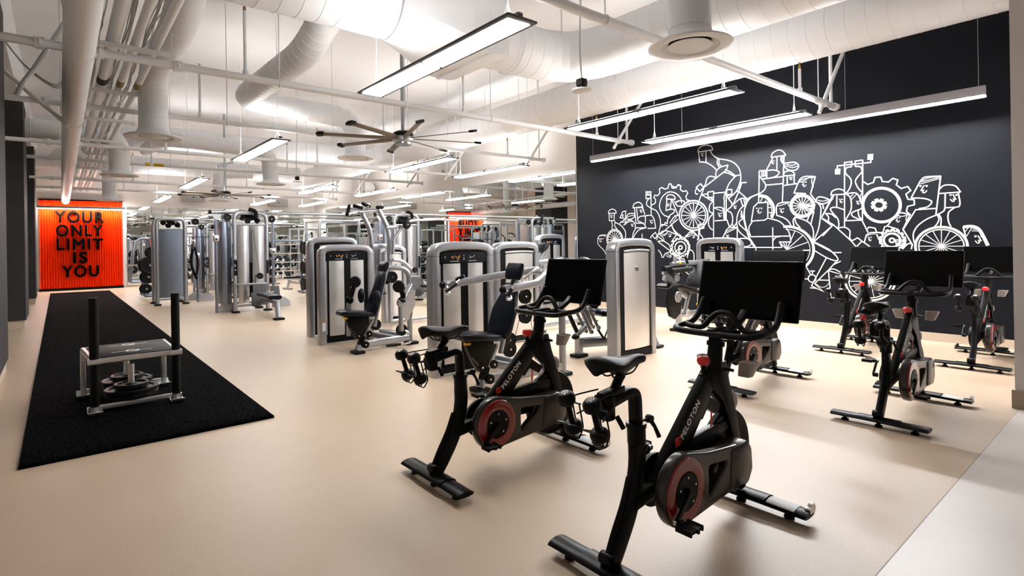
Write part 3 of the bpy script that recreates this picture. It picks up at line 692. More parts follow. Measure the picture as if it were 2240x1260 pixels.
def tower(b, x0, x1, y, h, front=True, dep=0.16, toX=False, logo=True):
    """weight tower between x0 and x1, its seen face at y; toX: runs along y with the face toward -x (x0,x1 are then y's, y an x)"""
    if toX: P = lambda u, o, z: V((y-o, u, z))
    else: P = lambda u, o, z: V((u, y-o, z))
    w = x1-x0; cx = (x0+x1)/2; lw = 0.095; yo = -dep/2
    def slabp(u0, u1, o0, o1, za, zb, m, nm, parent=None, bev=0.0):
        k = MB(); a = P(u0, o0, za); c = P(u1, o1, zb); mid = (a+c)/2; d = (abs(a.x-c.x), abs(a.y-c.y), abs(a.z-c.z)); k.box(mid, d, bev=bev); return b.p(k, nm, m, parent)
    xl, xr = x0+lw/2, x1-lw/2
    pts = [P(xl, yo, 0.0)]+[P(xl, yo, z) for z in (0.3, h-0.16)]
    arch = [(xl, h-0.16), (xl+0.01, h-0.11), (xl+0.045, h-0.075), (xl+0.10, h-0.063), (cx-w*0.22, h-0.052), (cx, h-0.046), (cx+w*0.22, h-0.052), (xr-0.10, h-0.063), (xr-0.045, h-0.075), (xr-0.01, h-0.11), (xr, h-0.16)]
    pts += [P(u, yo, z) for u, z in arch[1:]]+[P(xr, yo, 0.3), P(xr, yo, 0.0)]
    k = MB()
    prof = rrect(lw, dep, 0.028, 4) if not toX else rrect(dep, lw, 0.028, 4)
    # plane-locked sweep so the section never twists
    rings = []
    for i, p in enumerate(pts):
        d = (pts[min(i+1, len(pts)-1)]-pts[max(i-1, 0)]).normalized(); side = V((0, 1, 0)) if not toX else V((1, 0, 0)); up = side.cross(d)
        rings.append([p+up*u+side*v for u, v in rrect(lw, dep, 0.018, 3)])
    k.loft(rings)
    fr = b.p(k, 'tower_frame', M_silver)
    k = MB()
    for u in (xl, xr):
        c = P(u, yo, h-0.165); k.box(c, ((lw+0.001), dep+0.001, 0.004) if not toX else (dep+0.001, lw+0.001, 0.004), bev=0)
    b.p(k, 'frame_seam', M_blk, fr, smooth=False)
    u0, u1 = x0+lw-0.005, x1-lw+0.005
    slabp(u0, u1, -0.03, -dep+0.03, 0.045, h-0.10, M_blk, 'shroud_core')
    slabp(u0, u1, -0.008, -0.04, 0.03, 0.10, M_blk, 'kick_bar', fr)
    # a curved black skirt under the arch
    if front:
        sw = (u1-u0)
        for a, c in ((0.085, 0.43), (0.585, 0.90)):
            k = MB(); rows = []
            n = 8; za, zb = 0.13, h-0.255
            lo = []; hi = []
            for i in range(n+1):
                s_ = i/n; u = u0+sw*(a+(c-a)*s_); o = -0.024+0.010*math.sin(PI*s_)
                lo.append(k.bm.verts.new(P(u, o, za))); hi.append(k.bm.verts.new(P(u, o, zb)))
            for i in range(n): k.bm.faces.new((lo[i], lo[i+1], hi[i+1], hi[i]))
            b.p(k, 'shroud_panel', M_alu)
        st = slabp(u0+0.02, u1-0.02, -0.012, -0.028, h-0.245, h-0.125, M_blueglass, 'placard')
        placard_strip(b, u0+0.05, u1-0.05, y, h-0.24, h-0.135, True, st, ax=(lambda u, o, z: P(u, -0.010+o-0.002, z)))
        slabp(u0, u0+0.02, -0.015, -0.035, 0.16, h-0.26, M_silver, 'guide_strip')
        q = MB(); uc = (u0+u1)/2
        for i in range(9): q.box(P(uc, -0.026, 0.30+i*0.035), (0.012, 0.004, 0.002) if not toX else (0.004, 0.012, 0.002))
        b.p(q, 'stack_numbers', mat_once('grey_print', (0.5, 0.52, 0.56)), smooth=False)
        stick = slabp(x0+0.028, x0+0.072, 0.0012, 0.0005, 0.22, 0.36, M_sticker, 'warning_sticker', fr)
        slabp(x0+0.028, x0+0.072, 0.0020, 0.0008, 0.345, 0.362, M_orangetag, 'sticker_header', stick)
    else:
        k = MB(); n = 12; sw = u1-u0; lo = []; hi = []; za, zb = 0.115, h-0.19
        for i in range(n+1):
            s_ = i/n; u = u0+sw*(0.17+0.79*s_); o = -0.026+0.016*math.sin(PI*s_)
            lo.append(k.bm.verts.new(P(u, o, za))); hi.append(k.bm.verts.new(P(u, o, zb+0.012*math.sin(PI*s_))))
        for i in range(n): k.bm.faces.new((lo[i], lo[i+1], hi[i+1], hi[i]))
        rp = b.p(k, 'rear_panel', M_alu)
        k = MB(); k.tube([P(u0+sw*(0.15+0.81*i/8), -0.014+0.014*math.sin(PI*i/8), h-0.165+0.012*math.sin(PI*i/8)) for i in range(9)], 0, prof=rrect(0.012, 0.026, 0.004)); b.p(k, 'panel_cap', M_steel, rp)
        if logo:
            c = P(u0+sw*0.53, -0.004, h-0.40); ax = (P(0, 1, 0)-P(0, 0, 0))
            k = MB(); k.lathe([(0.001, 0.003), (0.030, 0.003), (0.034, 0.0), (0.034, -0.006)], c, ax, 24); bd = b.p(k, 'round_badge', M_steel, rp)
            k = MB(); e = ax*0.0045
            sx = P(1, 0, 0)-P(0, 0, 0)
            k.tube([c+e+sx*-0.004+V((0, 0, 0.022)), c+e+sx*-0.012+V((0, 0, 0.0)), c+e+sx*0.010+V((0, 0, 0.002)), c+e+sx*0.002+V((0, 0, -0.022))], 0.0035, 5)
            k.tube([c+e+V((-0.0, 0, 0))+sx*0.024*math.cos(a)+V((0, 0, 0.024*math.sin(a))) for a in [i*PI/10 for i in range(21)]], 0.002, 5)
            b.p(k, 'badge_mark', M_blk, bd)
    return fr
def pulley(b, c, r, parent=None, axis=(0, 1, 0), nm='pulley', m=None):
    k = MB(); k.lathe([(0.001, -0.018), (0.03, -0.018), (r*0.85, -0.014), (r, -0.018), (r, -0.012), (r*0.93, -0.004), (r*0.93, 0.004), (r, 0.012), (r, 0.018), (r*0.85, 0.014), (0.03, 0.018), (0.001, 0.018)], c, axis, 28)
    o = b.p(k, nm, m or M_iron, parent); a = V(axis)
    k = MB(); k.lathe([(0.001, -0.026), (0.011, -0.026), (0.013, -0.02), (0.013, 0.02), (0.011, 0.026), (0.001, 0.026)], c, axis, 10); b.p(k, 'axle_bolt', M_chrome, o); return o
def pad(b, pts, wid, thick, nm, ydir=(0, 1, 0), y=0.0, parent=None, m=None, taper=None):
    """upholstered pad: pts is a (x,z) centre line, wid list of widths along y, thickness across"""
    k = MB(); P3 = [V((p[0], y, p[1])) for p in pts]; P3s = smooth_pts(P3, 4); n = len(P3s); rings = []
    ws = wid if isinstance(wid, (list, tuple)) else [wid]*len(pts)
    for i, p in enumerate(P3s):
        f = i/(n-1)*(len(ws)-1); j = min(int(f), len(ws)-2); w = ws[j]+(ws[j+1]-ws[j])*(f-j)
        d = (P3s[min(i+1, n-1)]-P3s[max(i-1, 0)]).normalized(); up = V((0, 1, 0)).cross(d)
        e = min(1.0, 0.45+0.55*math.sin(min(1.0, min(i, n-1-i)/2.0)*PI/2)) if n > 4 else 1
        rings.append([p+V((0, 1, 0))*u+up*v for u, v in rrect(w*(0.88+0.12*e), thick*e, thick*e*0.42, 4)])
    k.loft(rings); return b.p(k, nm, m or M_vinyl, parent, ang=60)
def foot(b, x, y, w=0.13, d=0.20, parent=None):
    k = MB(); k.box((x, y, 0.022), (w, d, 0.044), bev=0.014); return b.p(k, 'rubber_foot', M_rub, parent)
def cableline(b, pts, parent=None):
    k = MB(); k.tube(pts, 0.0035, 5); return b.p(k, 'cable', M_blk, parent)

def seated_press(name, label, X, Y, kind, tx0, tx1, ty, h):
    """a machine whose user faces -x; X,Y the front foot; tower behind at ty"""
    b = Bld(name, label, 'weight machine', X, Y)
    tower(b, tx0, tx1, ty, h, True)
    PX_ = X+0.87+0.02
    # base and post
    k = MB(); k.bar([(X+0.02, Y, 0.115), (PX_+0.02 if kind == 'curl' else X+1.09, Y+0.12 if kind == 'curl' else Y-0.10, 0.105)], 0.06, 0.10, 0.02)
    k.bar([(PX_-0.2, Y+0.10, 0.10), (PX_-0.3, ty+0.06, 0.10)], 0.06, 0.09, 0.02)
    k.bar([(PX_-0.02, Y+0.12, 0.10), (PX_-0.06, ty+0.05, 0.10)], 0.06, 0.09, 0.02)
    base = b.p(k, 'base_frame', M_silver)
    k = MB()
    if kind == 'curl': path = round_corners([(PX_, Y+0.12, 0.04), (PX_, Y+0.12, 1.16), (PX_-0.36, Y+0.16, 1.18), (PX_-0.42, Y+0.30, 1.18)], 0.20, 7)
    else: path = round_corners([(X+1.09, Y-0.10, 0.04), (X+1.09, Y-0.10, 0.95), (X+1.18, Y+0.2, 1.16), (X+1.2, ty+0.05, 1.16)], 0.14, 6)
    k.bar(path, 0.075, 0.075, 0.030); b.p(k, 'rear_post', M_silver)
    foot(b, PX_+0.02 if kind == 'curl' else X+1.09, Y+0.12 if kind == 'curl' else Y-0.10, 0.2, 0.13, base); foot(b, X, Y, 0.15, 0.2, base)
    # seat stalk, plate, seat, back
    k = MB(); k.bar([(X+0.02, Y, 0.04), (X+0.06, Y, 0.16), (X+0.22, Y, 0.45)], 0.05, 0.06, 0.018); k.cyl((X, Y, 0.045), (X+0.02, Y, 0.12), 0.055, 0.04, 16); b.p(k, 'seat_stalk', M_silver)
    k = MB(); k.prism([(X-0.19, 0.54), (X+0.16, 0.54), (X+0.16, 0.40), (X+0.08, 0.25), (X-0.02, 0.20), (X-0.09, 0.30), (X-0.15, 0.42)], Y-0.035, 0.07, bev=0.008); k.lathe([(0.045, -0.045), (0.05, 0.0), (0.045, 0.045)], (X+0.0, Y, 0.25), (0, 1, 0), 20)
    k.box((X+0.05, Y, 0.17), (0.07, 0.07, 0.16), rot=(0, 0.4, 0), bev=0.01); k.lathe([(0.05, -0.05), (0.052, 0.0), (0.05, 0.05)], (X+0.10, Y, 0.115), (0, 1, 0), 20)
    k.lathe([(0.045, -0.045), (0.047, 0.0), (0.045, 0.045)], (X+0.155, Y, 0.26), (0, 1, 0), 20)
    cp = b.p(k, 'seat_cam_plate', M_blkm)
    k = MB()
    for (a, c) in ((X+0.0, 0.25), (X+0.10, 0.115), (X+0.155, 0.26)): k.lathe([(0.001, -0.054), (0.010, -0.054), (0.012, -0.045)], (a, Y, c), (0, 1, 0), 10)
    for i in range(5): k.cyl((X-0.115+i*0.018, Y-0.037, 0.36-i*0.02), (X-0.115+i*0.018, Y-0.033, 0.36-i*0.02), 0.005, seg=8)
    b.p(k, 'plate_bolts', M_chrome, cp)
    sd = pad(b, [(X-0.27, 0.575), (X-0.20, 0.588), (X-0.05, 0.575), (X+0.10, 0.555), (X+0.24, 0.53)], [0.22, 0.36, 0.40, 0.36, 0.26], 0.07, 'seat_pad', y=Y)
    k = MB(); k.tube([(X-0.26, Y-0.10, 0.53), (X-0.19, Y-0.11, 0.525)], 0.013, 8); b.p(k, 'adjust_lever', M_yel, label='yellow seat adjusting lever')
    if kind == 'curl':
        pad(b, [(X+0.20, 0.53), (X+0.25, 0.70), (X+0.32, 0.90), (X+0.385, 1.10)], [0.30, 0.28, 0.22, 0.20], 0.085, 'back_pad', y=Y)
        pad(b, [(X+0.385, 1.135), (X+0.43, 1.27)], [0.23, 0.24], 0.085, 'head_pad', y=Y)
        k = MB(); k.bar([(X+0.26, Y, 0.35), (X+0.30, Y, 0.55), (X+0.47, Y, 1.2), (X+0.49, Y, 1.27)], 0.04, 0.05, 0.01); k.bar([(X+0.44, Y+0.0, 1.12), (X+0.5, Y+0.2, 1.16)], 0.05, 0.05, 0.01); b.p(k, 'back_support', M_silver)
        for s in (-1, 1):   # upper-arm rests and curling arms
            k = MB(); k.ball((X+0.18+0.0*s, Y+s*0.26, 0.78), 0.06, (0.9, 0.9, 1.8)); b.p(k, 'arm_rest_pad', M_vinyl, ang=80)
            yy = Y+s*0.36
            k = MB(); k.lathe([(0.001, -0.035), (0.075, -0.035), (0.085, -0.02), (0.085, 0.02), (0.075, 0.035), (0.001, 0.035)], (X+(0.13 if s > 0 else 0.46), yy, 0.98 if s > 0 else 0.93), (0.5, 0.8, 0.1), 24); el = b.p(k, 'elbow_roller', M_rub)
            px = X+(0.04 if s > 0 else 0.50)
            k = MB(); k.tube([(px, yy, 0.72), (px+0.03, yy, 0.80), (X+(0.13 if s > 0 else 0.46), yy, 0.95)], 0.035, 12, radii=[0.045, 0.04, 0.03]); k.ball((px, yy, 0.72), 0.062); b.p(k, 'pivot_housing', M_blkm)
            k = MB(); k.bar([(px-0.02, yy, 0.70), (px-0.01, yy, 0.30)], 0.05, 0.07, 0.015)
            if s < 0: k.bar([(px+0.0, yy, 0.68), (X+0.78, Y-0.12, 0.90)], 0.075, 0.11, 0.02); k.ball((px, yy, 0.70), 0.075, (1, 0.8, 1))
            else: k.bar([(px-0.02, yy, 0.70), (px-0.02, yy, 0.2)], 0.05, 0.06, 0.015)
            b.p(k, 'swing_arm', M_silver)
        k = MB(); k.tube(round_corners([(X+0.55, Y-0.36, 0.30), (X+0.62, Y-0.36, 0.26), (X+0.62, Y-0.40, 0.13), (X+0.50, Y-0.40, 0.12), (X+0.25, Y-0.34, 0.12)], 0.04), 0.014, 10); b.p(k, 'handle_rod', M_chrome)
        k = MB(); k.cyl((X+0.46, Y-0.39, 0.12), (X+0.26, Y-0.34, 0.12), 0.02, seg=12); b.p(k, 'handle_grip', M_grip)
        k = MB(); k.prism([(X+0.46, 0.70), (X+0.56, 0.48), (X+0.63, 0.42), (X+0.74, 0.62), (X+0.76, 0.86), (X+0.68, 0.86)], Y-0.30, 0.012); b.p(k, 'cam_shield', M_steel, smooth=False)
        for c, r in (((X+0.64, Y-0.25, 0.54), 0.085), ((X+0.60, Y-0.16, 0.28), 0.085), ((X+0.32, Y+0.10, 0.36), 0.08), ((X+0.78, Y+0.0, 0.78), 0.10), ((X+0.72, Y+0.35, 1.02), 0.09), ((X+0.66, Y+0.45, 1.0), 0.09)): pulley(b, V(c), r)
        cableline(b, [(X+0.64, Y-0.25, 0.46), (X+0.60, Y-0.16, 0.37)]); cableline(b, [(X+0.52, Y-0.16, 0.28), (X+0.32, Y+0.10, 0.29)])
    else:
        pad(b, [(X+0.24, 0.52), (X+0.27, 0.62), (X+0.335, 0.80), (X+0.40, 0.95), (X+0.45, 1.08)], [0.30, 0.36, 0.36, 0.24, 0.18], 0.09, 'back_pad', y=Y)
        pad(b, [(X+0.455, 1.12), (X+0.505, 1.29)], [0.24, 0.25], 0.09, 'head_pad', y=Y)
        k = MB(); k.bar([(X+0.27, Y, 0.35), (X+0.32, Y, 0.52), (X+0.53, Y, 1.2), (X+0.55, Y, 1.28)], 0.04, 0.05, 0.01); k.bar([(X+0.40, Y, 0.75), (PX_, Y+0.10, 0.80)], 0.05, 0.06, 0.012); b.p(k, 'back_support', M_silver)
        for s in (-1, 1):
            yy = Y+0.27+s*0.30
            if s < 0: yy = Y-0.16; pts = [(X+0.20, yy, 1.035), (X+0.30, yy, 1.045), (X+0.66, yy, 1.075), (X+1.12, yy+0.30, 1.16)]
            else: pts = [(X-0.06, yy, 1.065), (X+0.10, yy, 1.075), (X+0.60, yy, 1.12), (X+1.25, yy-0.1, 1.18)]
            k = MB(); k.bar(pts, 0.055, 0.085, 0.015); am = b.p(k, 'press_arm', M_silver)
            k = MB(); e = V(pts[0]); k.cyl(e, e-V((0.035, 0, 0.002)), 0.038, 0.03, 16); b.p(k, 'end_cap', M_blk, am)
            k = MB(); q0 = V(pts[0])+V((0.03, -0.03, -0.02))
            k.tube(round_corners([q0, q0+V((-0.02, -0.08, -0.07)), q0+V((-0.10, -0.10, -0.07)), q0+V((-0.02 if s < 0 else 0.10, -0.10, 0.07))], 0.025), 0.014, 10); b.p(k, 'handle_rod', M_chrome, am)
            k = MB(); k.cyl(q0+V((-0.08, -0.10, -0.04)), q0+V((-0.035 if s < 0 else 0.05, -0.10, 0.035)), 0.021, seg=12); b.p(k, 'handle_grip', M_grip, am)
            k = MB(); hh = V(pts[1])+V((0.0, -0.01, 0.04)); k.cyl(hh, hh+V((-0.05 if s < 0 else 0.06, -0.08, 0.04)), 0.02, seg=12); b.p(k, 'upper_grip', M_grip, am)
        k = MB(); k.tube(smooth_pts([(X+0.62, Y+0.0, 1.12), (X+0.75, Y+0.0, 1.20), (X+0.92, Y+0.10, 1.22), (X+1.05, Y+0.2, 1.18)], 4), 0.014, 10); b.p(k, 'guard_rail', M_silver)
        for c, r in (((X+0.80, Y+0.2, 0.90), 0.085), ((X+0.80, Y+0.2, 0.68), 0.09), ((X+0.52, Y+0.15, 0.34), 0.085), ((X+0.60, Y+0.25, 0.42), 0.085)): pulley(b, V(c), r)
        cableline(b, [(X+0.72, Y+0.2, 0.68), (X+0.60, Y+0.2, 0.34)]); cableline(b, [(X+0.88, Y+0.2, 0.68), (X+0.94, Y+0.2, 0.16)]); cableline(b, [(X+0.76, Y+0.2, 1.16), (X+0.76, Y+0.2, 0.90)]); cableline(b, [(X+0.86, Y+0.2, 1.16), (X+0.88, Y+0.2, 0.70)])
    return b
seated_press('arm_curl_machine', 'silver arm machine with dark padded seat, left one of the front towers', 3.22, 7.30, 'curl', 3.05, 3.92, 8.24, 1.54)
seated_press('shoulder_press_machine', 'silver shoulder press machine with dark seat right behind the left front bike', 3.30, 4.52, 'press', 3.24, 4.11, 5.30, 1.54)

# tall tower behind the arm machine
b = Bld('weight_stack_tower', 'taller silver weight tower standing just behind the arm machine', 'weight machine', 3.64, 9.2)
tower(b, 3.20, 4.07, 9.15, 1.68, False, logo=False)
k = MB(); k.bar([(4.0, 9.24, 0.10), (4.3, 9.24, 0.10)], 0.06, 0.09, 0.02); b.p(k, 'base_frame', M_silver)
# tower right of the shoulder press (back panel to the viewer)
b = Bld('weight_stack_tower', 'silver weight tower half hidden behind the shoulder press machine tower', 'weight machine', 5.37, 6.4)
tower(b, 4.94, 5.81, 6.33, 1.54, False, logo=False)
k = MB(); k.bar([(5.2, 6.5, 0.10), (5.3, 7.6, 0.10)], 0.06, 0.09, 0.02); k.bar([(5.3, 7.6, 0.1), (5.3, 7.6, 0.5)], 0.06, 0.06, 0.02); b.p(k, 'base_frame', M_silver); foot(b, 5.3, 7.6)
pad(b, [(5.1, 0.52), (5.5, 0.50)], [0.36, 0.36], 0.07, 'seat_pad', y=7.5)

# leg press with its big back panel towards the viewer
b = Bld('leg_press_machine', 'silver machine whose tall brushed back panel bears a small round badge', 'weight machine', 5.8, 4.6)
tower(b, 5.37, 6.21, 4.45, 1.55, False)
k = MB(); k.bar([(5.26, 5.0, 0.185), (6.4, 4.86, 0.12)], 0.07, 0.13, 0.02); k.bar([(5.27, 5.0, 0.02), (5.27, 5.0, 0.25)], 0.09, 0.09, 0.02); k.bar([(6.40, 4.78, 0.45), (6.52, 4.68, 0.03)], 0.07, 0.08, 0.02); bs = b.p(k, 'base_frame', M_silver)
foot(b, 5.27, 5.0, 0.2, 0.16, bs); foot(b, 6.52, 4.68, 0.16, 0.16, bs)
k = MB(); k.bar([(5.18, 4.98, 0.285), (5.40, 4.98, 0.40)], 0.06, 0.07, 0.02); b.p(k, 'slide_tube', M_silver)
k = MB(); k.ball((5.17, 4.96, 0.28), 0.06, (1.1, 0.7, 0.6)); b.p(k, 'end_cap', M_blk)
for s in (-0.05, 0.05):
    k = MB()
    for (a, c) in (((5.34, 0.65), (5.52, 0.37)), ((5.20, 0.62), (5.38, 0.33))): k.bar([(a[0], 4.93+s, a[1]), (c[0], 4.93+s, c[1])], 0.012, 0.05, 0.004)
    lk = b.p(k, 'link_arm', M_silver)
    k = MB()
    for (a, c) in ((5.34, 0.65), (5.52, 0.37), (5.20, 0.62), (5.38, 0.33)): k.cyl((a, 4.92+s-0.012, c), (a, 4.93+s+0.012, c), 0.028, seg=14)
    b.p(k, 'pivot_bolt', M_steel, lk)
k = MB(); k.bar([(5.05, 4.98, 0.62), (5.22, 4.98, 0.33)], 0.04, 0.05, 0.01); k.bar([(5.52, 4.9, 0.36), (5.66, 4.9, 0.20)], 0.02, 0.03, 0.006); k.bar([(5.66, 4.9, 0.20), (5.82, 4.9, 0.46)], 0.015, 0.02, 0.005); b.p(k, 'lever', M_blkm)
pad(b, [(5.58, 0.56), (5.72, 0.54), (6.05, 0.52)], [0.38, 0.40, 0.40], 0.09, 'seat_pad', y=5.05)
pad(b, [(5.68, 0.60), (5.76, 0.78)], [0.34, 0.36], 0.09, 'back_pad', y=5.2, m=M_blk)
k = MB(); k.bar([(5.45, 5.0, 0.62), (5.75, 5.0, 0.5)], 0.05, 0.05, 0.01); k.bar([(5.40, 5.02, 0.66), (5.52, 5.02, 0.42)], 0.03, 0.08, 0.01); b.p(k, 'seat_carriage', M_silver)
k = MB(); k.prism([(5.62, 0.62), (5.70, 0.58), (5.80, 0.86), (5.72, 1.0), (5.60, 1.02), (5.54, 0.66)], 5.12, 0.06, bev=0.02); b.p(k, 'foot_platform', M_blk)
k = MB()
for x in (5.30, 5.62): k.ball((x+0.02, 5.25, 1.26), 0.10, (1.1, 1.0, 0.45))
build_split(k, 'shoulder_pad', M_blk, b.t, b.M)
k = MB(); k.cyl((5.50, 4.905, 0.46), (5.54, 4.905, 0.46), 0.014, seg=10); b.p(k, 'adjust_knob', M_yel, label='yellow adjusting knob')

# leg extension beside the mural wall; tower faces -x
b = Bld('leg_extension_machine', 'silver leg machine with placard tower and inclined dark seat by the black wall', 'weight machine', 8.6, 5.2)
yA, yB = on_x(1522, 530, 9.15).y, on_x(1619, 530, 9.15).y
tower(b, yB, yA, 9.15, 1.56, True, toX=True)
pad(b, [(7.62, 0.76), (7.80, 0.77), (8.1, 0.70), (8.45, 0.62)], [0.34, 0.42, 0.42, 0.36], 0.075, 'seat_pad', y=5.30, m=M_blk)
pad(b, [(8.44, 0.70), (8.56, 0.86), (8.74, 1.04), (8.86, 1.17)], [0.26, 0.30, 0.28, 0.22], 0.09, 'back_pad', y=5.30, m=M_blk)
k = MB(); k.bar([(8.54, 5.22, 0.60), (8.92, 5.22, 1.14)], 0.05, 0.07, 0.01); k.bar([(8.72, 5.30, 0.88), (9.1, 5.30, 0.88)], 0.05, 0.05, 0.01); b.p(k, 'back_support', M_silver)
k = MB(); k.bar([(8.02, 5.30, 0.04), (8.02, 5.30, 0.72)], 0.09, 0.09, 0.02); k.bar([(8.02, 5.30, 0.26), (9.2, 5.30, 0.26)], 0.07, 0.09, 0.02); k.bar([(8.2, 5.30, 0.30), (8.35, 5.30, 0.62)], 0.05, 0.06, 0.01)
bs = b.p(k, 'base_frame', M_silver); foot(b, 8.0, 5.30, 0.22, 0.2, bs)
k = MB(); k.prism(round_list := [(7.52, 0.74), (7.66, 0.80), (7.80, 0.70), (7.88, 0.50), (7.82, 0.32), (7.68, 0.24), (7.54, 0.30), (7.46, 0.52)], 5.13, 0.05, bev=0.01); cm = b.p(k, 'cam', M_blk)
k = MB(); k.lathe([(0.001, 0.014), (0.085, 0.014), (0.092, 0.008), (0.092, 0.0)], (7.755, 5.13, 0.60), (0, -1, 0), 28)
b.p(k, 'cam_disc', M_steel, cm)
k = MB()
for i in range(6):
    a = i*PI/3; k = MB(); k.lathe([(0.001, 0.018), (0.008, 0.018), (0.009, 0.01)], (7.755+0.06*math.cos(a), 5.13, 0.60+0.06*math.sin(a)), (0, -1, 0), 8); b.p(k, 'disc_bolt', M_lframe, cm)
k = MB(); k.box((7.93, 5.06, 0.30), (0.14, 0.012, 0.13), rot=(0, -0.7, 0.2), bev=0.004); b.p(k, 'foot_plate', M_steel)
k = MB(); k.cyl((7.50, 5.22, 1.06), (8.10, 5.26, 1.07), 0.045, seg=18); k.cyl((7.50, 5.08, 1.03), (8.12, 5.12, 1.04), 0.045, seg=18); build_split(k, 'roller_pad', M_rub, b.t, b.M)
k = MB(); k.bar([(7.62, 5.16, 1.13), (8.10, 5.20, 1.14)], 0.05, 0.07, 0.015); k.bar([(8.0, 5.35, 1.13), (9.1, 5.45, 1.11)], 0.07, 0.09, 0.02); k.bar([(7.55, 5.25, 0.92), (8.25, 5.3, 0.56)], 0.06, 0.09, 0.02); k.bar([(7.60, 5.3, 1.0), (7.78, 5.3, 0.9), (8.1, 5.3, 0.66)], 0.05, 0.07, 0.015); b.p(k, 'swing_arm', M_silver)
k = MB(); k.lathe([(0.001, 0.01), (0.07, 0.01), (0.075, 0.0), (0.001, 0.0)], (7.72, 5.12, 0.92), (0, -1, 0), 22); b.p(k, 'range_disc', M_silver)
k = MB(); k.bar([(7.72, 5.16, 1.14), (7.74, 5.16, 1.26)], 0.02, 0.06, 0.008); b.p(k, 'range_tab', M_silver)
for (x, z) in ((7.78, 1.15), (8.27, 0.44)):
    k = MB(); k.ball((x, 5.10, z), 0.022); k.cyl((x, 5.11, z), (x+0.04, 5.13, z), 0.012, seg=8); b.p(k, 'adjust_knob', M_yel, label='yellow adjusting knob')
for a, c in (((7.92, 1.26), (8.0, 1.14)), ((7.78, 0.95), (7.88, 1.02)), ((8.05, 0.86), (8.14, 0.96))):
    k = MB(); k.cyl((a[0], 5.1, a[1]), (c[0], 5.1, c[1]), 0.022, seg=12); b.p(k, 'hand_grip', M_grip)

# machines by the mirror
b = Bld('weight_stack_tower', 'silver placard tower far back against the mirror, next to the black wall edge', 'weight machine', 9.05, 9.5)
tower(b, 8.62, 9.48, 9.40, 1.72, True)
k = MB(); k.bar([(8.3, 8.9, 0.10), (9.2, 9.1, 0.10)], 0.06, 0.09, 0.02); b.p(k, 'base_frame', M_silver); foot(b, 8.3, 8.9)
pad(b, [(7.95, 0.58), (8.45, 0.55)], [0.36, 0.38], 0.08, 'seat_pad', y=8.75)
pad(b, [(8.40, 0.66), (8.55, 1.0), (8.66, 1.2)], [0.34, 0.34, 0.25], 0.09, 'back_pad', y=8.75)
b2 = b
b = Bld('row_machine', 'silver machine with a small dark chest pad, behind the left front bike screen', 'weight machine', 6.5, 6.9)
k = MB(); k.bar([(6.35, 6.9, 0.04), (6.35, 6.9, 1.16)], 0.07, 0.07, 0.02); k.bar([(5.95, 6.9, 1.16), (6.9, 6.9, 1.2)], 0.06, 0.09, 0.02); k.bar([(6.3, 6.9, 1.15), (6.52, 6.9, 1.46)], 0.05, 0.07, 0.01); k.bar([(6.1, 6.9, 0.1), (7.4, 6.9, 0.1)], 0.06, 0.09, 0.02); b.p(k, 'main_frame', M_silver); foot(b, 6.1, 6.9); foot(b, 7.4, 6.9)
pad(b, [(6.33, 1.36), (6.46, 1.50)], [0.22, 0.24], 0.09, 'chest_pad', y=6.9)

# assisted chin machine with curved tall posts
b = Bld('chin_dip_machine', 'tall silver chin machine with two bent posts and black grips on top', 'weight machine', 4.9, 9.6)
for s, (tx, tz, bx, bz) in ((-0.22, (4.60, 2.17, 4.80, 1.88)), (0.22, (4.36, 2.13, 4.55, 1.84))):
    yy = 9.4 if s < 0 else 9.62
    k = MB(); k.bar(round_corners([(bx, yy, 0.06), (bx, yy, bz-0.08), (tx, yy, tz)], 0.18, 6), 0.08, 0.085, 0.025); b.p(k, 'curved_post', M_silver)
k = MB(); k.tube([(3.98, 9.3, 2.13), (4.25, 9.45, 2.14), (4.62, 9.42, 2.17)], 0.022, 10); k.tube([(4.1, 9.7, 2.20), (4.30, 9.6, 2.18), (4.66, 9.55, 2.19)], 0.020, 10)
k.tube([(3.98, 9.3, 2.13), (3.96, 9.3, 2.20)], 0.018, 8); k.tube([(4.30, 9.2, 2.22), (4.36, 9.45, 2.17), (4.40, 9.62, 2.17)], 0.018, 8); bars = b.p(k, 'top_bars', M_silver)
for a, c in (((3.94, 9.3, 2.07), (3.98, 9.3, 2.22)), ((4.04, 9.22, 2.22), (4.16, 9.2, 2.19)), ((4.24, 9.3, 2.27), (4.36, 9.3, 2.23)), ((4.56, 9.38, 2.22), (4.66, 9.38, 2.22))):
    k = MB(); k.cyl(a, c, 0.032, seg=14); k.ball(a, 0.032); k.ball(c, 0.032); b.p(k, 'hand_grip', M_grip, bars)
tower(b, 4.86, 5.36, 9.75, 1.52, False)
k = MB(); k.bar([(4.5, 9.5, 1.50), (5.0, 9.6, 1.50)], 0.06, 0.09, 0.02); k.bar(round_corners([(4.82, 9.3, 1.35), (4.84, 9.3, 1.62), (5.02, 9.3, 1.86), (5.2, 9.3, 1.98), (5.85, 9.3, 2.02), (6.3, 9.3, 2.0)], 0.08), 0.05, 0.06, 0.02)
k.bar(round_corners([(4.82, 9.3, 1.24), (5.0, 9.3, 1.22), (5.2, 9.3, 1.05)], 0.08), 0.05, 0.07, 0.02); k.bar([(4.72, 9.35, 1.85), (5.05, 9.35, 1.87)], 0.06, 0.07, 0.02)
k.bar([(4.8, 9.5, 0.07), (5.7, 9.5, 0.07)], 0.07, 0.06, 0.02); k.bar([(6.05, 9.3, 0.05), (6.05, 9.3, 1.98)], 0.06, 0.06, 0.02); b.p(k, 'main_frame', M_silver)
k = MB(); k.lathe([(0.001, -0.03), (0.06, -0.03), (0.085, 0.0), (0.06, 0.03), (0.001, 0.03)], (5.08, 9.22, 1.90), (0, 1, 0), 22); pl = b.p(k, 'weight_disc', M_rub)
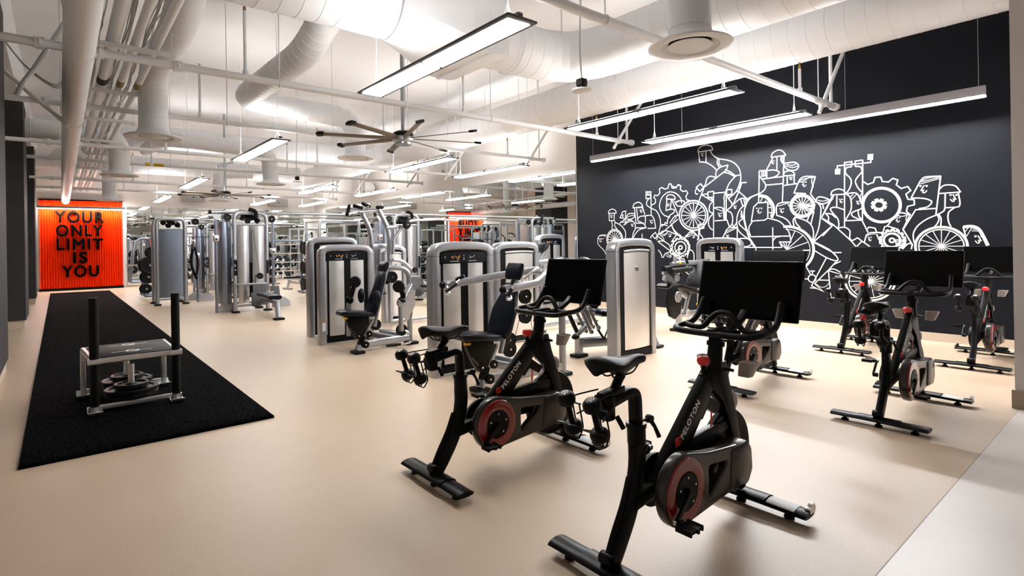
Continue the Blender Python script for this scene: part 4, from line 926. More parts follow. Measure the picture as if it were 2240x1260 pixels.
k = MB(); k.ball((5.08, 9.185, 1.90), 0.012); b.p(k, 'axle_bolt', M_chrome, pl)
pad(b, [(4.3, 0.62), (4.7, 0.62)], [0.34, 0.34], 0.07, 'knee_pad', y=9.5)

# ---------------------------------------------------------------- cable stations
def cable_station(name, label, x0, x1, y, h, ribs=True, bench=False, panels='twin', dep=0.75):
    b = Bld(name, label, 'weight machine', (x0+x1)/2, y); cx = (x0+x1)/2
    for yy in (y, y+dep):
        k = MB(); w = 0.17
        k.bar(round_corners([(x0, yy, 0.03), (x0, yy, h), (x1, yy, h), (x1, yy, 0.03)], w, 7), 0.085, 0.085, 0.03)
        k.bar([(x0, yy, h-0.27), (x1, yy, h-0.27)], 0.05, 0.05, 0.012); k.bar([(x0, yy, 0.16), (x1, yy, 0.16)], 0.05, 0.06, 0.012)
        f = b.p(k, 'arch_frame', M_silver); foot(b, x0, yy, 0.16, 0.22, f); foot(b, x1, yy, 0.16, 0.22, f)
    za, zb = 0.20, h-0.30
    def curved(u0, u1, yy, nm, m, bul=0.03):
        k = MB(); n = 8; lo = []; hi = []
        for i in range(n+1):
            s_ = i/n; lo.append(k.bm.verts.new((u0+(u1-u0)*s_, yy-bul*math.sin(PI*s_), za))); hi.append(k.bm.verts.new((u0+(u1-u0)*s_, yy-bul*math.sin(PI*s_), zb)))
        for i in range(n): k.bm.faces.new((lo[i], lo[i+1], hi[i+1], hi[i]))
        return b.p(k, nm, m)
    if panels == 'twin':
        curved(x0+0.065, cx-0.045, y-0.005, 'shroud_panel', M_alu_c); curved(cx+0.03, x1-0.055, y-0.005, 'shroud_panel', M_alu_c)
        k = MB()
        for i in range(26): k.box((cx, y+0.12, 0.35+i*0.032), (0.10, 0.14, 0.028), bev=0.003)
        b.p(k, 'weight_stack', M_iron)
        k = MB(); k.box((x1+0.02, y+dep/2, 1.2), (0.02, dep-0.2, h-0.6)); k.box((cx, y+0.3, 1.2), (x1-x0-0.1, 0.02, h-0.6)); b.p(k, 'side_shroud', M_alu_c)
    else:
        curved(x0+0.045, x1-0.045, y-0.002, 'shroud_panel', M_aluv)
        k = MB()
        for x in (x0+0.06, x1-0.06):
            for i in range(5): k.cyl((x, y-0.008, 0.24+i*(h-0.58)/4), (x, y+0.0, 0.24+i*(h-0.58)/4), 0.007, seg=8)
        b.p(k, 'panel_screws', M_lframe)
    for (dx, dz, dy) in ((-0.16, -0.10, 0.1), (-0.05, -0.18, 0.05), (0.06, -0.10, 0.15), (0.0, -0.05, 0.3), (0.17, -0.16, 0.1)):
        k = MB(); k.lathe([(0.001, -0.022), (0.055, -0.022), (0.07, -0.01), (0.07, 0.01), (0.055, 0.022), (0.001, 0.022)], (cx+dx, y+dy, h+dz), (0.3, 1, 0), 18); b.p(k, 'top_pulley', M_rub)
    return b
M_alu_c = brushed('brushed_light_aluminium', (0.62, 0.62, 0.64), 0.3, (50, 50, 1.2))
def column(b, x, y, h, car, top=True, lean=0.0):
    k = MB(); k.bar([(x, y, 0.02), (x, y, h)], 0.055, 0.075, 0.008); c = b.p(k, 'cable_column', M_aluv)
    k = MB()
    for i in range(30): k.cyl((x, y-0.0395, 0.15+i*(h-0.3)/30), (x, y-0.037, 0.15+i*(h-0.3)/30), 0.009, seg=8)
    k.box((x, y-0.0378, h/2), (0.002, 0.0006, h-0.4)); b.p(k, 'adjust_holes', M_blk, c, smooth=False)
    k = MB(); k.box((x, y-0.01, car), (0.11, 0.12, 0.15), bev=0.02); b.p(k, 'carriage', M_steel, c)
    k = MB(); k.ball((x, y-0.075, car-0.02), 0.022); b.p(k, 'carriage_knob', M_blk, c)
    k = MB(); k.prism([(x+0.05, 0.02), (x+0.42, 0.02), (x+0.42, 0.14), (x+0.28, 0.26), (x+0.18, 0.26), (x+0.05, 0.16)], y+0.05, 0.012); b.p(k, 'base_plate', M_silver, c, smooth=False)
    return c
b = cable_station('cable_station', 'tall silver cable station with twin shrouds and low row bench, left centre', 3.16, 3.87, 13.92, 2.33, bench=True)
k = MB()
for i in range(7):
    pass
k.prism([(2.90, 14.0), (3.00, 13.98), (3.12, 14.05), (3.12, 14.6), (2.90, 14.6)], 0.20, 1.95, axis='z', bev=0.01); b.p(k, 'left_shroud', M_aluv)
k = MB(); k.box((3.165, 13.874, 1.05), (0.07, 0.004, 0.36)); k.box((3.87, 13.874, 1.05), (0.05, 0.004, 0.32)); pc = build_split(k, 'placard', M_blueglass, b.t, b.M, False)[0]
k = MB(); k.box((3.165, 13.871, 1.30), (0.05, 0.004, 0.07)); k.box((3.155, 13.871, 1.1), (0.02, 0.003, 0.05)); k.box((3.165, 13.871, 1.0), (0.03, 0.003, 0.02)); b.p(k, 'placard_print', mat_once('grey_print', (0.5, 0.52, 0.56)), pc, smooth=False)
column(b, 2.80, 14.06, 2.25, 1.74); column(b, 4.12, 14.3, 2.25, 1.42)
k = MB(); k.tube([(2.68, 14.1, 2.35), (4.5, 14.12, 2.36), (6.1, 14.2, 2.36)], 0.038, 12); k.bar([(3.0, 14.3, 2.16), (3.0, 14.3, 2.38)], 0.04, 0.04); k.tube([(3.25, 14.0, 2.2), (3.5, 14.1, 2.42), (3.75, 14.0, 2.2)], 0.03, 8); k.tube([(2.74, 14.6, 2.28), (6.1, 14.7, 2.29)], 0.02, 8); b.p(k, 'top_beam', M_silver)
k = MB(); k.cyl((2.66, 14.1, 2.35), (2.72, 14.1, 2.35), 0.046, seg=14); b.p(k, 'beam_end_cap', M_blk)
k = MB(); k.prism([(2.70, 2.30), (2.94, 2.30), (2.86, 2.18), (2.78, 2.18)], 14.02, 0.05); k.prism([(4.0, 2.30), (4.24, 2.30), (4.16, 2.18), (4.08, 2.18)], 14.24, 0.05); build_split(k, 'column_head', M_steel, b.t, b.M, False)
k = MB(); k.tube(smooth_pts([(3.45, 13.8, 2.42), (3.58, 13.75, 2.36), (3.60, 13.75, 2.22)], 4), 0.045, 10); b.p(k, 'pulley_hood', M_blk)
for c, r in (((3.02, 13.95, 2.22), 0.085), ((4.0, 13.95, 2.2), 0.085), ((3.66, 13.75, 0.84), 0.075)): pulley(b, V(c), r)
k = MB(); k.bar(round_corners([(3.16, 13.83, 0.66), (3.25, 13.74, 0.66), (3.78, 13.74, 0.66), (3.87, 13.83, 0.66)], 0.08), 0.03, 0.05, 0.01); k.bar([(3.60, 13.80, 0.66), (3.60, 13.80, 0.86)], 0.06, 0.07, 0.01); b.p(k, 'low_row_bar', M_silver)
cableline(b, [(3.55, 13.85, 1.95), (3.66, 13.78, 0.90)])
k = MB()
for i in range(8): k.lathe([(0.009, -0.002), (0.013, 0.0), (0.009, 0.002)], (3.665+i*0.004, 13.70-i*0.05, 0.76-i*0.026), (1 if i % 2 else 0.1, 0.3, 0 if i % 2 else 1), 10)
b.p(k, 'chain', M_chrome)
k = MB(); k.tube([(3.66, 13.3, 0.55), (3.70, 13.2, 0.50)], 0.012, 8); k.tube([(3.60, 13.15, 0.47), (3.80, 13.15, 0.50)], 0.018, 8); k.tube([(3.56, 13.2, 0.42), (3.68, 13.2, 0.52), (3.76, 13.2, 0.44)], 0.012, 8); b.p(k, 'row_handle', M_chrome)
M_mesh = mat('perforated_grey_plate', (0.035, 0.035, 0.037), 0.55, var=0.35, vscale=90)
for (x, z, w_, hh, yy) in ((3.62, 0.42, 0.30, 0.46, 13.55), (3.44, 0.34, 0.20, 0.32, 13.25), (3.98, 0.42, 0.22, 0.34, 13.7)):
    k = MB(); k.box((x, yy, z), (w_, 0.02, hh), rot=(-0.25, 0, 0), bev=0.006); b.p(k, 'foot_plate', M_mesh)
k = MB(); k.bar([(3.62, 13.8, 0.32), (3.56, 12.0, 0.34)], 0.06, 0.08, 0.015); k.bar([(3.52, 12.0, 0.38), (3.52, 11.9, 0.04)], 0.09, 0.10, 0.015); bb = b.p(k, 'bench_frame', M_silver); foot(b, 3.52, 11.88, 0.20, 0.18, bb)
k = MB(); k.tube([(3.50, 12.95, 0.475), (3.48, 12.6, 0.48), (3.46, 12.2, 0.475), (3.45, 11.85, 0.47)], 0, prof=rrect(0.26, 0.08, 0.035)); b.p(k, 'bench_pad', M_vinyl, ang=60)
# rope hanging on the left column
r_ = MB(); r_.tube(smooth_pts([(2.42, 14.6, 1.5), (2.38, 14.6, 1.2), (2.44, 14.6, 0.95), (2.50, 14.6, 0.8)], 4), 0.03, 8); r_.tube(smooth_pts([(2.46, 14.6, 1.55), (2.52, 14.6, 1.2), (2.5, 14.6, 0.9)], 4), 0.024, 8)
r_.tube([(2.42, 14.6, 1.5), (2.44, 14.6, 1.78), (2.70, 14.3, 1.78)], 0.008, 6)
b.p(r_, 'pull_rope', M_rub)

b = cable_station('cable_station', 'silver cable station with one broad blue grey back panel, beside the turf', 2.035, 2.69, 17.35, 2.33, panels='one')
k = MB(); k.bar([(2.69, 17.35, 2.33), (3.05, 17.4, 2.33)], 0.07, 0.07, 0.02); k.bar([(2.69, 17.5, 2.14), (3.0, 17.5, 2.14)], 0.06, 0.06, 0.02); b.p(k, 'top_arm', M_silver)
pulley(b, V((2.94, 17.30, 2.26)), 0.09)
column(b, 2.80, 17.9, 2.1, 1.30); column(b, 2.985, 17.35, 2.1, 1.33)
k = MB(); k.bar([(2.03, 18.15, 0.05), (2.03, 18.15, 2.2)], 0.07, 0.07, 0.02); b.p(k, 'rear_post', M_aluv); foot(b, 2.03, 18.15)

def move_copy(src, dx, dy, label, rz=0):
    r = dup(src, (src.location.x+dx, src.location.y+dy, 0), rz, label); return r
c0 = [o for o in S.objects if o.name.startswith('cable_station') and o.parent is None]
move_copy(c0[0], 0.6, 6.3, 'far silver cable station between the benches and the far mirror')
# ================================================================ things under the ceiling
def resample(pts, step):
    out = [pts[0]]; acc = 0.0
    for a, b in zip(pts[:-1], pts[1:]):
        L = (b-a).length; d = step-acc
        while d <= L: out.append(a+(b-a)*(d/L)); d += step
        acc = (acc+L) % step if L > 0 else acc
    if (out[-1]-pts[-1]).length > step*0.2: out.append(pts[-1])
    return out
def duct_mesh(k, path, r, rc=0.0, step=0.16, seg=28):
    P = round_corners(path, rc, 8) if rc else [V(p) for p in path]
    P = resample(P, step); n = len(P); Q = []; R = []
    T, _ = frames(P)
    for i, p in enumerate(P):
        for off, rr in ((-0.006, 0), (-0.004, 0.004), (0.004, 0.004), (0.006, 0)):
            Q.append(p+T[i]*off); R.append(r+rr)
    k.tube(Q, r, seg, radii=R)
def duct(label, path, r, rc=0.0, step=0.16):
    p0 = V(path[0]); t = thing('ventilation_duct', label, 'air duct', (p0.x, p0.y, p0.z))
    k = MB(); duct_mesh(k, path, r, rc, step); k.build('duct_tube', M_duct, t, M=Matrix.Translation(-p0), ang=20); return t, Matrix.Translation(-p0)
def dpart(d, k, nm, m, **kw): return k.build(nm, m, d[0], M=d[1], **kw)
XM, ZM = 6.3, 4.58
dA = duct('thick white duct crossing the ceiling top left of centre, feeding the box', [(-2.5, 6.3, ZM), (3.25, 6.3, ZM)], 0.45, step=0.22)
k = MB(); c = [V((3.25, 6.3+0.45*math.cos(a), ZM+0.45*math.sin(a))) for a in [2*PI*i/32 for i in range(32)]]
def sq(a, hw, hh):
    s = 1/max(abs(math.cos(a))/hw, abs(math.sin(a))/hh); return (s*math.cos(a), s*math.sin(a))
r1 = [V((4.10, 6.28+sq(a, 0.68, 0.40)[0], 4.40+sq(a, 0.68, 0.40)[1])) for a in [2*PI*i/32 for i in range(32)]]
r2 = [p+V((0.55, 0, 0)) for p in r1]
k.loft([c, r1]); dpart(dA, k, 'transition_cone', M_duct, ang=14)
k = MB(); k.box((4.375, 6.28, 4.40), (0.55, 1.362, 0.802)); k.box((4.40, 6.28, 4.40), (0.04, 1.40, 0.84)); dpart(dA, k, 'transition_box', M_duct, smooth=False)
k = MB(); k.box((4.40, 5.585, 4.9), (0.50, 0.03, 0.3)); dpart(dA, k, 'damper_box', M_duct, smooth=False)
dB = duct('white duct bending from the box and running toward the viewer beside the mural duct', [(4.65, 6.28, 4.45), (6.5, 6.28, 4.45), (6.5, -4.5, 4.45)], 0.38, 0.9, step=0.24)
dC = duct('long white duct along the right wall above the mural', [(8.3, -4.5, 4.45), (8.3, 25.2, 4.45)], 0.38, step=0.24)
k = MB()
for y in (1.5, 6.5, 11.5, 16.5, 21.5):
    for s in (-1, 1): k.cyl((8.3+s*0.39, y, 4.45), (8.3+s*0.39, y, ZC-0.01), 0.005, seg=6)
dpart(dC, k, 'hanger_rods', M_cable)
k = MB()
for x in (5.2,):
    k.tube([(x, 6.28+0.40*math.cos(a), 4.45+0.40*math.sin(a)) for a in [2*PI*i/24 for i in range(24)]], 0.008, 5, closed=True)
k.tube([(5.95, 5.9, 4.45), (5.95, 5.9, ZC-0.01)], 0.012, 6); dpart(dB, k, 'hanger_strap', M_duct)

def diffuser(d, x, y, z, r=0.375, neck=0.19):
    k = MB(); k.lathe([(neck, 0.30), (neck, 0.14), (neck+0.015, 0.10), (neck+0.05, 0.055), (r-0.03, 0.022), (r, 0.008), (r, -0.004), (r-0.01, -0.012), (r*0.70, -0.002), (r*0.66, 0.02), (neck, 0.04)], (x, y, z), seg=44, cap=False); fl = dpart(d, k, 'diffuser_flange', M_duct, ang=50)
    k = MB(); k.lathe([(0.001, 0.045), (r*0.66, 0.045)], (x, y, z), seg=40, cap=False); k.build('dark_gap', M_blk, fl, M=d[1])
    k = MB(); k.lathe([(0.001, 0.0), (r*0.50, 0.0), (r*0.53, 0.006), (r*0.50, 0.016), (0.001, 0.016)], (x, y, z), seg=40); k.build('centre_plate', M_duct, fl, M=d[1])
    k = MB()
    for a in range(4): k.cyl((x+r*0.45*math.cos(a*PI/2), y+r*0.45*math.sin(a*PI/2), z+0.01), (x+r*0.45*math.cos(a*PI/2), y+r*0.45*math.sin(a*PI/2), z+0.05), 0.008, seg=6)
    k.build('plate_brackets', M_blk, fl, M=d[1])
d = duct('white duct drop ending in the large round diffuser at the top right of centre', [(4.5, 2.81, 5.55), (4.5, 2.81, 3.45)], 0.19, step=0.3); diffuser(d, 4.5, 2.81, 3.29)
d = duct('white branch duct over the turf ending in the nearest left round diffuser', [(1.15, 6.30, 4.60), (1.14, 7.5, 4.16), (1.12, 9.7, 4.15), (1.12, 9.7, 3.3)], 0.19, 0.42); diffuser(d, 1.12, 9.70, 3.18)
d = duct('white branch duct with two bends ending in a round diffuser behind the near fan', [(2.66, 6.30, 4.60), (2.64, 7.5, 4.16), (2.55, 10.5, 4.15), (4.70, 10.68, 4.12), (4.73, 10.68, 3.45)], 0.20, 0.44); diffuser(d, 4.73, 10.68, 3.32, 0.37)
d = duct('white bent duct and round diffuser, second over the turf', [(-0.9, 15.3, 4.1), (1.10, 15.3, 4.1), (1.10, 15.3, 3.35)], 0.20, 0.42); diffuser(d, 1.10, 15.3, 3.21)
d = duct('white looping duct and round diffuser in the middle distance', [(2.0, 18.6, 4.35), (2.0, 15.8, 4.25), (4.46, 15.7, 4.15), (4.50, 15.7, 3.35)], 0.20, 0.44); diffuser(d, 4.50, 15.70, 3.24)
d = duct('white duct drop and round diffuser just before the orange panel', [(1.32, 22.2, 4.9), (1.32, 22.2, 3.35)], 0.20); diffuser(d, 1.32, 22.2, 3.14)
d = duct('white bent duct and round diffuser behind the far fan', [(5.6, 21.9, 4.3), (4.5, 21.9, 4.25), (4.46, 21.9, 3.4)], 0.20, 0.4); diffuser(d, 4.46, 21.9, 3.22)
d = duct('far white duct crossing the ceiling near the end wall', [(-1.5, 24.0, 4.6), (8.0, 24.0, 4.6)], 0.32)
d = duct('white duct crossing the ceiling between the middle and far lights', [(-0.4, 18.9, 4.75), (8.0, 18.9, 4.75)], 0.35)

# sprinkler pipes
ZP = 3.6
def sprinkler_pipe(label, y, x0, x1, sl=0.0):
    t = thing('sprinkler_pipe', label, 'sprinkler pipe', (x0, y, ZP)); M = Matrix.Translation((-x0, -y, -ZP))
    k = MB(); k.tube([(x0, y, ZP), (x1, y+sl, ZP)], 0.045 if y < 9 else 0.04, 14); k.build('pipe', M_pipe, t, M=M)
    for x in [q for q in (-0.12, 0.36, 1.08, x1-0.03) if x0 < q < x1]:
        k = MB(); yy = y+sl*(x-x0)/(x1-x0); k.cyl((x-0.04, yy, ZP), (x+0.04, yy, ZP), 0.062, seg=16)
        for s in (-1, 1): k.cyl((x, yy+s*0.068, ZP-0.03), (x, yy+s*0.068, ZP+0.03), 0.012, seg=6)
        k.build('coupling', M_pipe, t, M=M, ang=50)
    for x in [q for q in (2.2, 4.0, 5.6, 8.9) if x0 < q < x1]:
        k = MB(); yy = y+sl*(x-x0)/(x1-x0); k.cyl((x, yy, ZP+0.04), (x, yy, ZC-0.005), 0.007, seg=6); k.lathe([(0.045, -0.015), (0.055, 0), (0.045, 0.015)], (x, yy, ZP), (1, 0, 0), 14, cap=False); k.build('hanger_rod', M_pipe, t, M=M)
    for x in [q for q in (1.80, 5.05, 8.25) if x0 < q < x1]:
        k = MB(); yy = y+sl*(x-x0)/(x1-x0); hz = 0.82 if x < 8 else 0.36; k.cyl((x, yy, ZP), (x, yy, ZP+hz), 0.02, seg=10); k.cyl((x, yy, ZP), (x, yy, ZP+0.08), 0.034, seg=10); rs = k.build('riser', M_pipe, t, M=M)
        k = MB(); k.cyl((x, yy, ZP+hz), (x, yy, ZP+hz+0.05), 0.018, seg=8); k.cyl((x, yy, ZP+hz+0.08), (x, yy, ZP+hz+0.085), 0.024, seg=10); k.cyl((x, yy, ZP+hz+0.04), (x, yy, ZP+hz+0.08), 0.006, seg=6); k.build('sprinkler_head', M_brass, rs, M=M)
    xe = x1-0.42; ye = y+sl
    k = MB(); k.cyl((xe+0.25, ye, ZP+0.03), (xe+0.25, ye, ZC-0.02), 0.026, seg=10); k.build('end_riser', M_pipe, t, M=M)
    k = MB(); k.cyl((xe-0.16, ye+0.02, ZP-0.17), (xe+0.95 if xe+0.95 < 9.7 else 9.68, ye-0.15, ZP+1.05), 0.03, seg=10); k.box((xe, ye+0.02, ZP), (0.07, 0.12, 0.12), bev=0.01); k.build('sway_brace', M_pipe, t, M=M)
    return t
lab = ['nearest white sprinkler pipe, passing behind the large diffuser', 'second white sprinkler pipe, under the near pendant light', 'third white sprinkler pipe, level with the near fan',
       'fourth white sprinkler pipe, counting from the viewer', 'fifth white sprinkler pipe, with a yellow tag', 'sixth white sprinkler pipe, counting from the viewer', 'last white sprinkler pipe before the end wall']
for l, y, a, b_ in zip(lab, (3.39, 7.25, 10.05, 13.70, 16.05, 20.4, 23.4), (-1.2, -3.3, -0.55, -0.75, -0.55, -0.6, -0.55), (9.55, 9.36, 9.43, 9.41, 9.45, 9.45, 9.45)):
    t = sprinkler_pipe(l, y, a, b_)
    if y == 16.05:
        k = MB(); M = Matrix.Translation((-a, -y, -ZP))
        k.tube([(1.66, y, ZP), (1.76, y, ZP)], 0.0415, 14); k.tube([(1.84, y, ZP), (2.06, y, ZP)], 0.0415, 14); tg = k.build('yellow_pipe_tag', mat_once('tag_yellow', (0.75, 0.50, 0.02)), t, M=M)
        k = MB(); 
        for i in range(8): k.box((1.87+i*0.022, y-0.0418, ZP), (0.012, 0.001, 0.022))
        k.build('tag_print', M_blk, tg, M=M, smooth=False)

# drain pipe and the pipe bundle running to the far wall
t = thing('drain_pipe', 'thick white pipe running down the left side above the turf', 'pipe', (0.18, 3.0, 3.43)); M = Matrix.Translation((-0.18, -3.0, -3.43))
k = MB(); k.tube([(0.17, 3.0, 3.42), (0.18, 8.0, 3.42), (0.20, 16.0, 3.42), (0.24, 26.9, 3.40)], 0.125, 24); k.build('pipe', M_pipe, t, M=M)
for y in (6.6, 10.2, 12.4, 14.9, 19.0):
    k = MB(); k.cyl((0.18+0.003*(y-6), y-0.012, 3.42), (0.18+0.003*(y-6), y+0.012, 3.42), 0.129, seg=24); k.build('joint_ring', M_white, t, M=M)
for y in (9.9, 14.6, 20.0):
    k = MB(); k.cyl((0.05, y, 3.42), (0.05, y, ZC-0.005), 0.006, seg=6); k.build('hanger_rod', M_pipe, t, M=M)
for cxx, rr in ((-0.02, 0.5), (0.40, -0.8)):
    k = MB(); k.box((cxx, 14.35, 3.50), (0.09, 0.06, 0.20), rot=(0, rr, 0)); k.build('clamp', M_pipe, t, M=M, smooth=False)
for nm, X, r, lb, bnd in (('overhead_pipe', 0.50, 0.064, 'widest white pipe of the overhead bundle, with a black band', M_blk), ('overhead_pipe', 0.70, 0.044, 'slim white overhead pipe with a gold band, middle of the bundle', M_gold), ('overhead_pipe', 0.90, 0.043, 'slim white overhead pipe with a gold band, right of the bundle', M_gold)):
    z = 3.80+r; t = thing(nm, lb, 'pipe', (X, 3.0, z)); M = Matrix.Translation((-X, -3.0, -z))
    k = MB(); k.tube([(X, 3.0, z), (X, 26.9, z)], r, 20); k.build('pipe', M_pipe, t, M=M)
    k = MB(); k.tube([(X, 9.18, z), (X, 9.50, z)], r+0.002, 20); k.build('band', bnd, t, M=M)
    k = MB(); k.tube([(X, 16.2, z), (X, 16.4, z)], r+0.002, 20); k.build('band', M_orangetag, t, M=M)
for i, (X, nn) in enumerate(((0.375, 7), (0.605, 8), (0.795, 6))):
    k = MB()
    for j in range(nn):
        pts = [V((X+random.uniform(-0.03, 0.03), 3.2+q*0.8, 3.84+random.uniform(0, 0.11))) for q in range(29)]
        k.tube(smooth_pts(pts, 2), 0.006, 5)
    o = k.build('cable_bundle', M_cable); set_base(o)
    tag(o, ('loose grey cables beside the thick drain pipe', 'loose grey cables left of the gold banded pipes', 'loose grey cables between the two gold banded pipes')[i], 'cable bundle')
for i, y in enumerate((4.8, 7.45, 9.65, 11.8, 14.1, 16.1, 19.0, 22.0)):
    t = thing('pipe_rack_strut', ('first', 'second', 'third', 'fourth', 'fifth', 'sixth', 'seventh', 'last')[i]+' channel strut carrying the overhead pipe bundle', 'pipe strut', (0.68, y, 3.75)); M = Matrix.Translation((-0.68, -y, -3.75))
    k = MB(); k.box((0.68, y, 3.77), (0.80, 0.045, 0.05)); k.build('channel', M_pipe, t, M=M, smooth=False)
    for x in (0.31, 1.05):
        k = MB(); k.cyl((x, y, 3.72), (x, y, ZC-0.005), 0.006, seg=6); k.build('hanger_rod', M_pipe, t, M=M)
k = MB(); pts = [on_y(x, y, 9.0) for x, y in ((138, 0), (146, 38), (133, 62), (105, 105), (75, 150), (48, 185), (36, 208))]; k.tube(smooth_pts(pts, 4), 0.03, 10)
o = k.build('flexible_conduit', M_pipe); tag(o, 'white flexible conduit curving beside the nearest dark column', 'conduit')
k = MB()
for j in range(4):
    pts = [on_y(x+j*2, y+j*3-3, 9.6+j*0.03) for x, y in ((10, 92), (50, 140), (95, 176), (125, 187), (150, 165), (160, 150))]; k.tube(smooth_pts(pts, 4), 0.007, 6)
o = k.build('cable_bundle', M_cable); tag(o, 'thin grey cables sagging at the top left corner', 'cable bundle')
k = MB(); a = on_y(20, 165, 10.0); c = on_y(150, 275, 10.0); a = c+(a-c)*((4.498-c.z)/(a.z-c.z)); k.cyl(a, c, 0.03, seg=10); o = k.build('diagonal_brace_pipe', M_pipe); tag(o, 'white diagonal pipe left of the thick drain pipe', 'pipe')

# ceiling fans
def fan(label, x, y, z, a0):
    t = thing('ceiling_fan', label, 'ceiling fan', (x, y, z))
    k = MB(); k.lathe([(0.001, 0.13), (0.11, 0.13), (0.155, 0.10), (0.16, 0.05), (0.15, 0.04)], seg=28); k.build('motor_cap', M_blk, t)
    k = MB(); k.lathe([(0.15, 0.05), (0.17, 0.02), (0.165, -0.02), (0.13, -0.05), (0.13, -0.075), (0.12, -0.085), (0.001, -0.085)], seg=28); k.build('motor_housing', M_silver, t)
    k = MB(); k.cyl((0, 0, 0.12), (0, 0, ZC-z-0.004), 0.032, seg=12); k.box((0, 0, 0.95), (0.5, 0.07, 0.07), rot=(0, -0.35, 0)); k.cyl((0, 0, 0.88), (0, 0, 1.0), 0.06, seg=12); k.build('down_rod', M_silver, t)
    for i in range(8):
        a = a0+i*PI/4; R_ = Matrix.Rotation(a, 4, 'Z') @ Matrix.Rotation(math.radians(14), 4, 'X')
        k = MB(); k.prism([(0.14, -0.030), (0.30, -0.055), (1.20, -0.048), (1.20, 0.048), (0.30, 0.055), (0.14, 0.030)], 0.012, 0.012, axis='z', bev=0.004, M=R_); bl = k.build('blade', M_blade, t)
        k = MB(); k.prism([(1.185, -0.055), (1.27, -0.075), (1.30, 0.0), (1.27, 0.05), (1.185, 0.055)], 0.004, 0.035, axis='z', bev=0.006, M=R_); k.build('blade_tip', M_blk, bl)
fan('large eight blade ceiling fan hanging near the middle of the room', 4.20, 7.70, 3.17, 0.48)
fan('far eight blade ceiling fan above the cable stations', 3.94, 18.4, 3.12, 0.35)
# pendant sensors
for x, y, z, lb in ((4.14, 3.83, 3.05, 'near black and white pendant sensor right of the near light'), (4.37, 13.18, 3.05, 'far black and white pendant sensor above the cable stations')):
    t = thing('pendant_sensor', lb, 'sensor', (x, y, z))
    k = MB(); k.box((0, 0, 0.09), (0.085, 0.085, 0.075), bev=0.008); k.box((0, 0, 0.045), (0.065, 0.065, 0.03)); k.build('junction_box', M_blk, t)
    k = MB(); k.lathe([(0.001, 0.035), (0.05, 0.035), (0.10, 0.02), (0.105, 0.005), (0.09, -0.005), (0.001, -0.008)], seg=28); k.build('sensor_disc', M_white, t)
    k = MB(); k.tube(smooth_pts([(0, 0, 0.12), (-0.01, 0.01, 0.5), (0.01, 0, 1.2), (0, 0, ZC-z-0.01)], 4), 0.009, 8); k.build('flex_conduit', M_cable, t)
# wall speakers
for i, (x, y, z) in enumerate(((9.52, 14.44, 3.90), (9.52, 20.23, 3.78))):
    t = thing('wall_speaker', ('near', 'far')[i]+' white tilted square speaker on the cream right wall', 'speaker', (x, y, z))
    k = MB(); k.box((-0.08, -0.12, 0), (0.30, 0.34, 0.34), rot=(PI/4, 0, 0), bev=0.01); k.build('cabinet', M_white, t)
    k = MB(); k.box((0.0, 0.12, 0), (0.34, 0.10, 0.34), rot=(PI/4, 0, 0), bev=0.01); k.build('back_shell', mat_once('grey_shell', (0.30, 0.30, 0.29)), t)
    k = MB(); k.box((0.16, 0, 0), (0.10, 0.06, 0.06)); k.build('wall_bracket', M_blk, t)
for i, (x, z) in enumerate(((4.5, 3.72), (8.0, 3.62))):
    t = thing('vent_box', ('left', 'right')[i]+' grey box on the cream end wall above the mirrors', 'vent', (x, YF-0.14, z))
    k = MB(); k.box((0, 0, 0), (0.85, 0.25, 0.36), bev=0.01); k.build('box_body', mat_once('grey_shell2', (0.42, 0.41, 0.40)), t)
    k = MB(); k.cyl((0.0, -0.13, 0.0), (0, -0.125, 0.0), 0.03, seg=12); k.build('box_knob', M_blk, t)
# ================================================================ line mural on the black wall
MU = MB(); XW = XR-0.0015; NS = [0]
def stroke(pts, w, closed=False):
    P = [on_x(x, y, XW) for x, y in pts]
    P = [V((p.y, p.z)) for p in P]
    if closed and (P[0]-P[-1]).length < 1e-4: P = P[:-1]
    n = len(P); L = []; R = []
    for i in range(n):
        a = P[i-1] if (i > 0 or closed) else None; c = P[(i+1) % n] if (i < n-1 or closed) else None
        d1 = (P[i]-a).normalized() if a is not None and (P[i]-a).length > 1e-6 else None
        d2 = (c-P[i]).normalized() if c is not None and (c-P[i]).length > 1e-6 else None
        if d1 is None: d1 = d2
        if d2 is None: d2 = d1
        if d1 is None: return
        n1 = V((-d1.y, d1.x)); n2 = V((-d2.y, d2.x)); nn = n1+n2
        if nn.length < 1e-3: nn = n1
        nn.normalize(); s = w/2/max(0.35, nn.dot(n1))
        L.append(P[i]+nn*s); R.append(P[i]-nn*s)
    bm = MU.bm; NS[0] += 1; xo = XW-NS[0]*1.0e-5
    vs = [[bm.verts.new((xo, q.x, q.y)) for q in row] for row in (L, R)]
    for i in range(n if closed else n-1):
        j = (i+1) % n
        try: bm.faces.new((vs[0][i], vs[0][j], vs[1][j], vs[1][i]))
        except ValueError: pass
W1, W2, W3 = 0.0168, 0.009, 0.040
def sm(pts, closed=False):
    q = smooth_pts([(x, y, 0) for x, y in pts], 6, closed); return [(p.x, p.y) for p in q]
def zone(ox, oy, s):
    f = lambda pts: [(ox+x/s, oy+y/s) for x, y in pts]
    def l(*pts, w=W1, closed=False): stroke(f(pts), w, closed)
    def c(*pts, w=W1, closed=False): stroke(f(sm(pts, closed)), w, closed)
    return f, l, c
def ell(cx, cy, rx, ry, w=W1, a0=0, a1=360, n=40):
    pts = [(cx+rx*math.cos(math.radians(a0+(a1-a0)*i/n)), cy+ry*math.sin(math.radians(a0+(a1-a0)*i/n))) for i in range(n+(a1-a0 != 360))]
    stroke(pts, w, a1-a0 == 360)
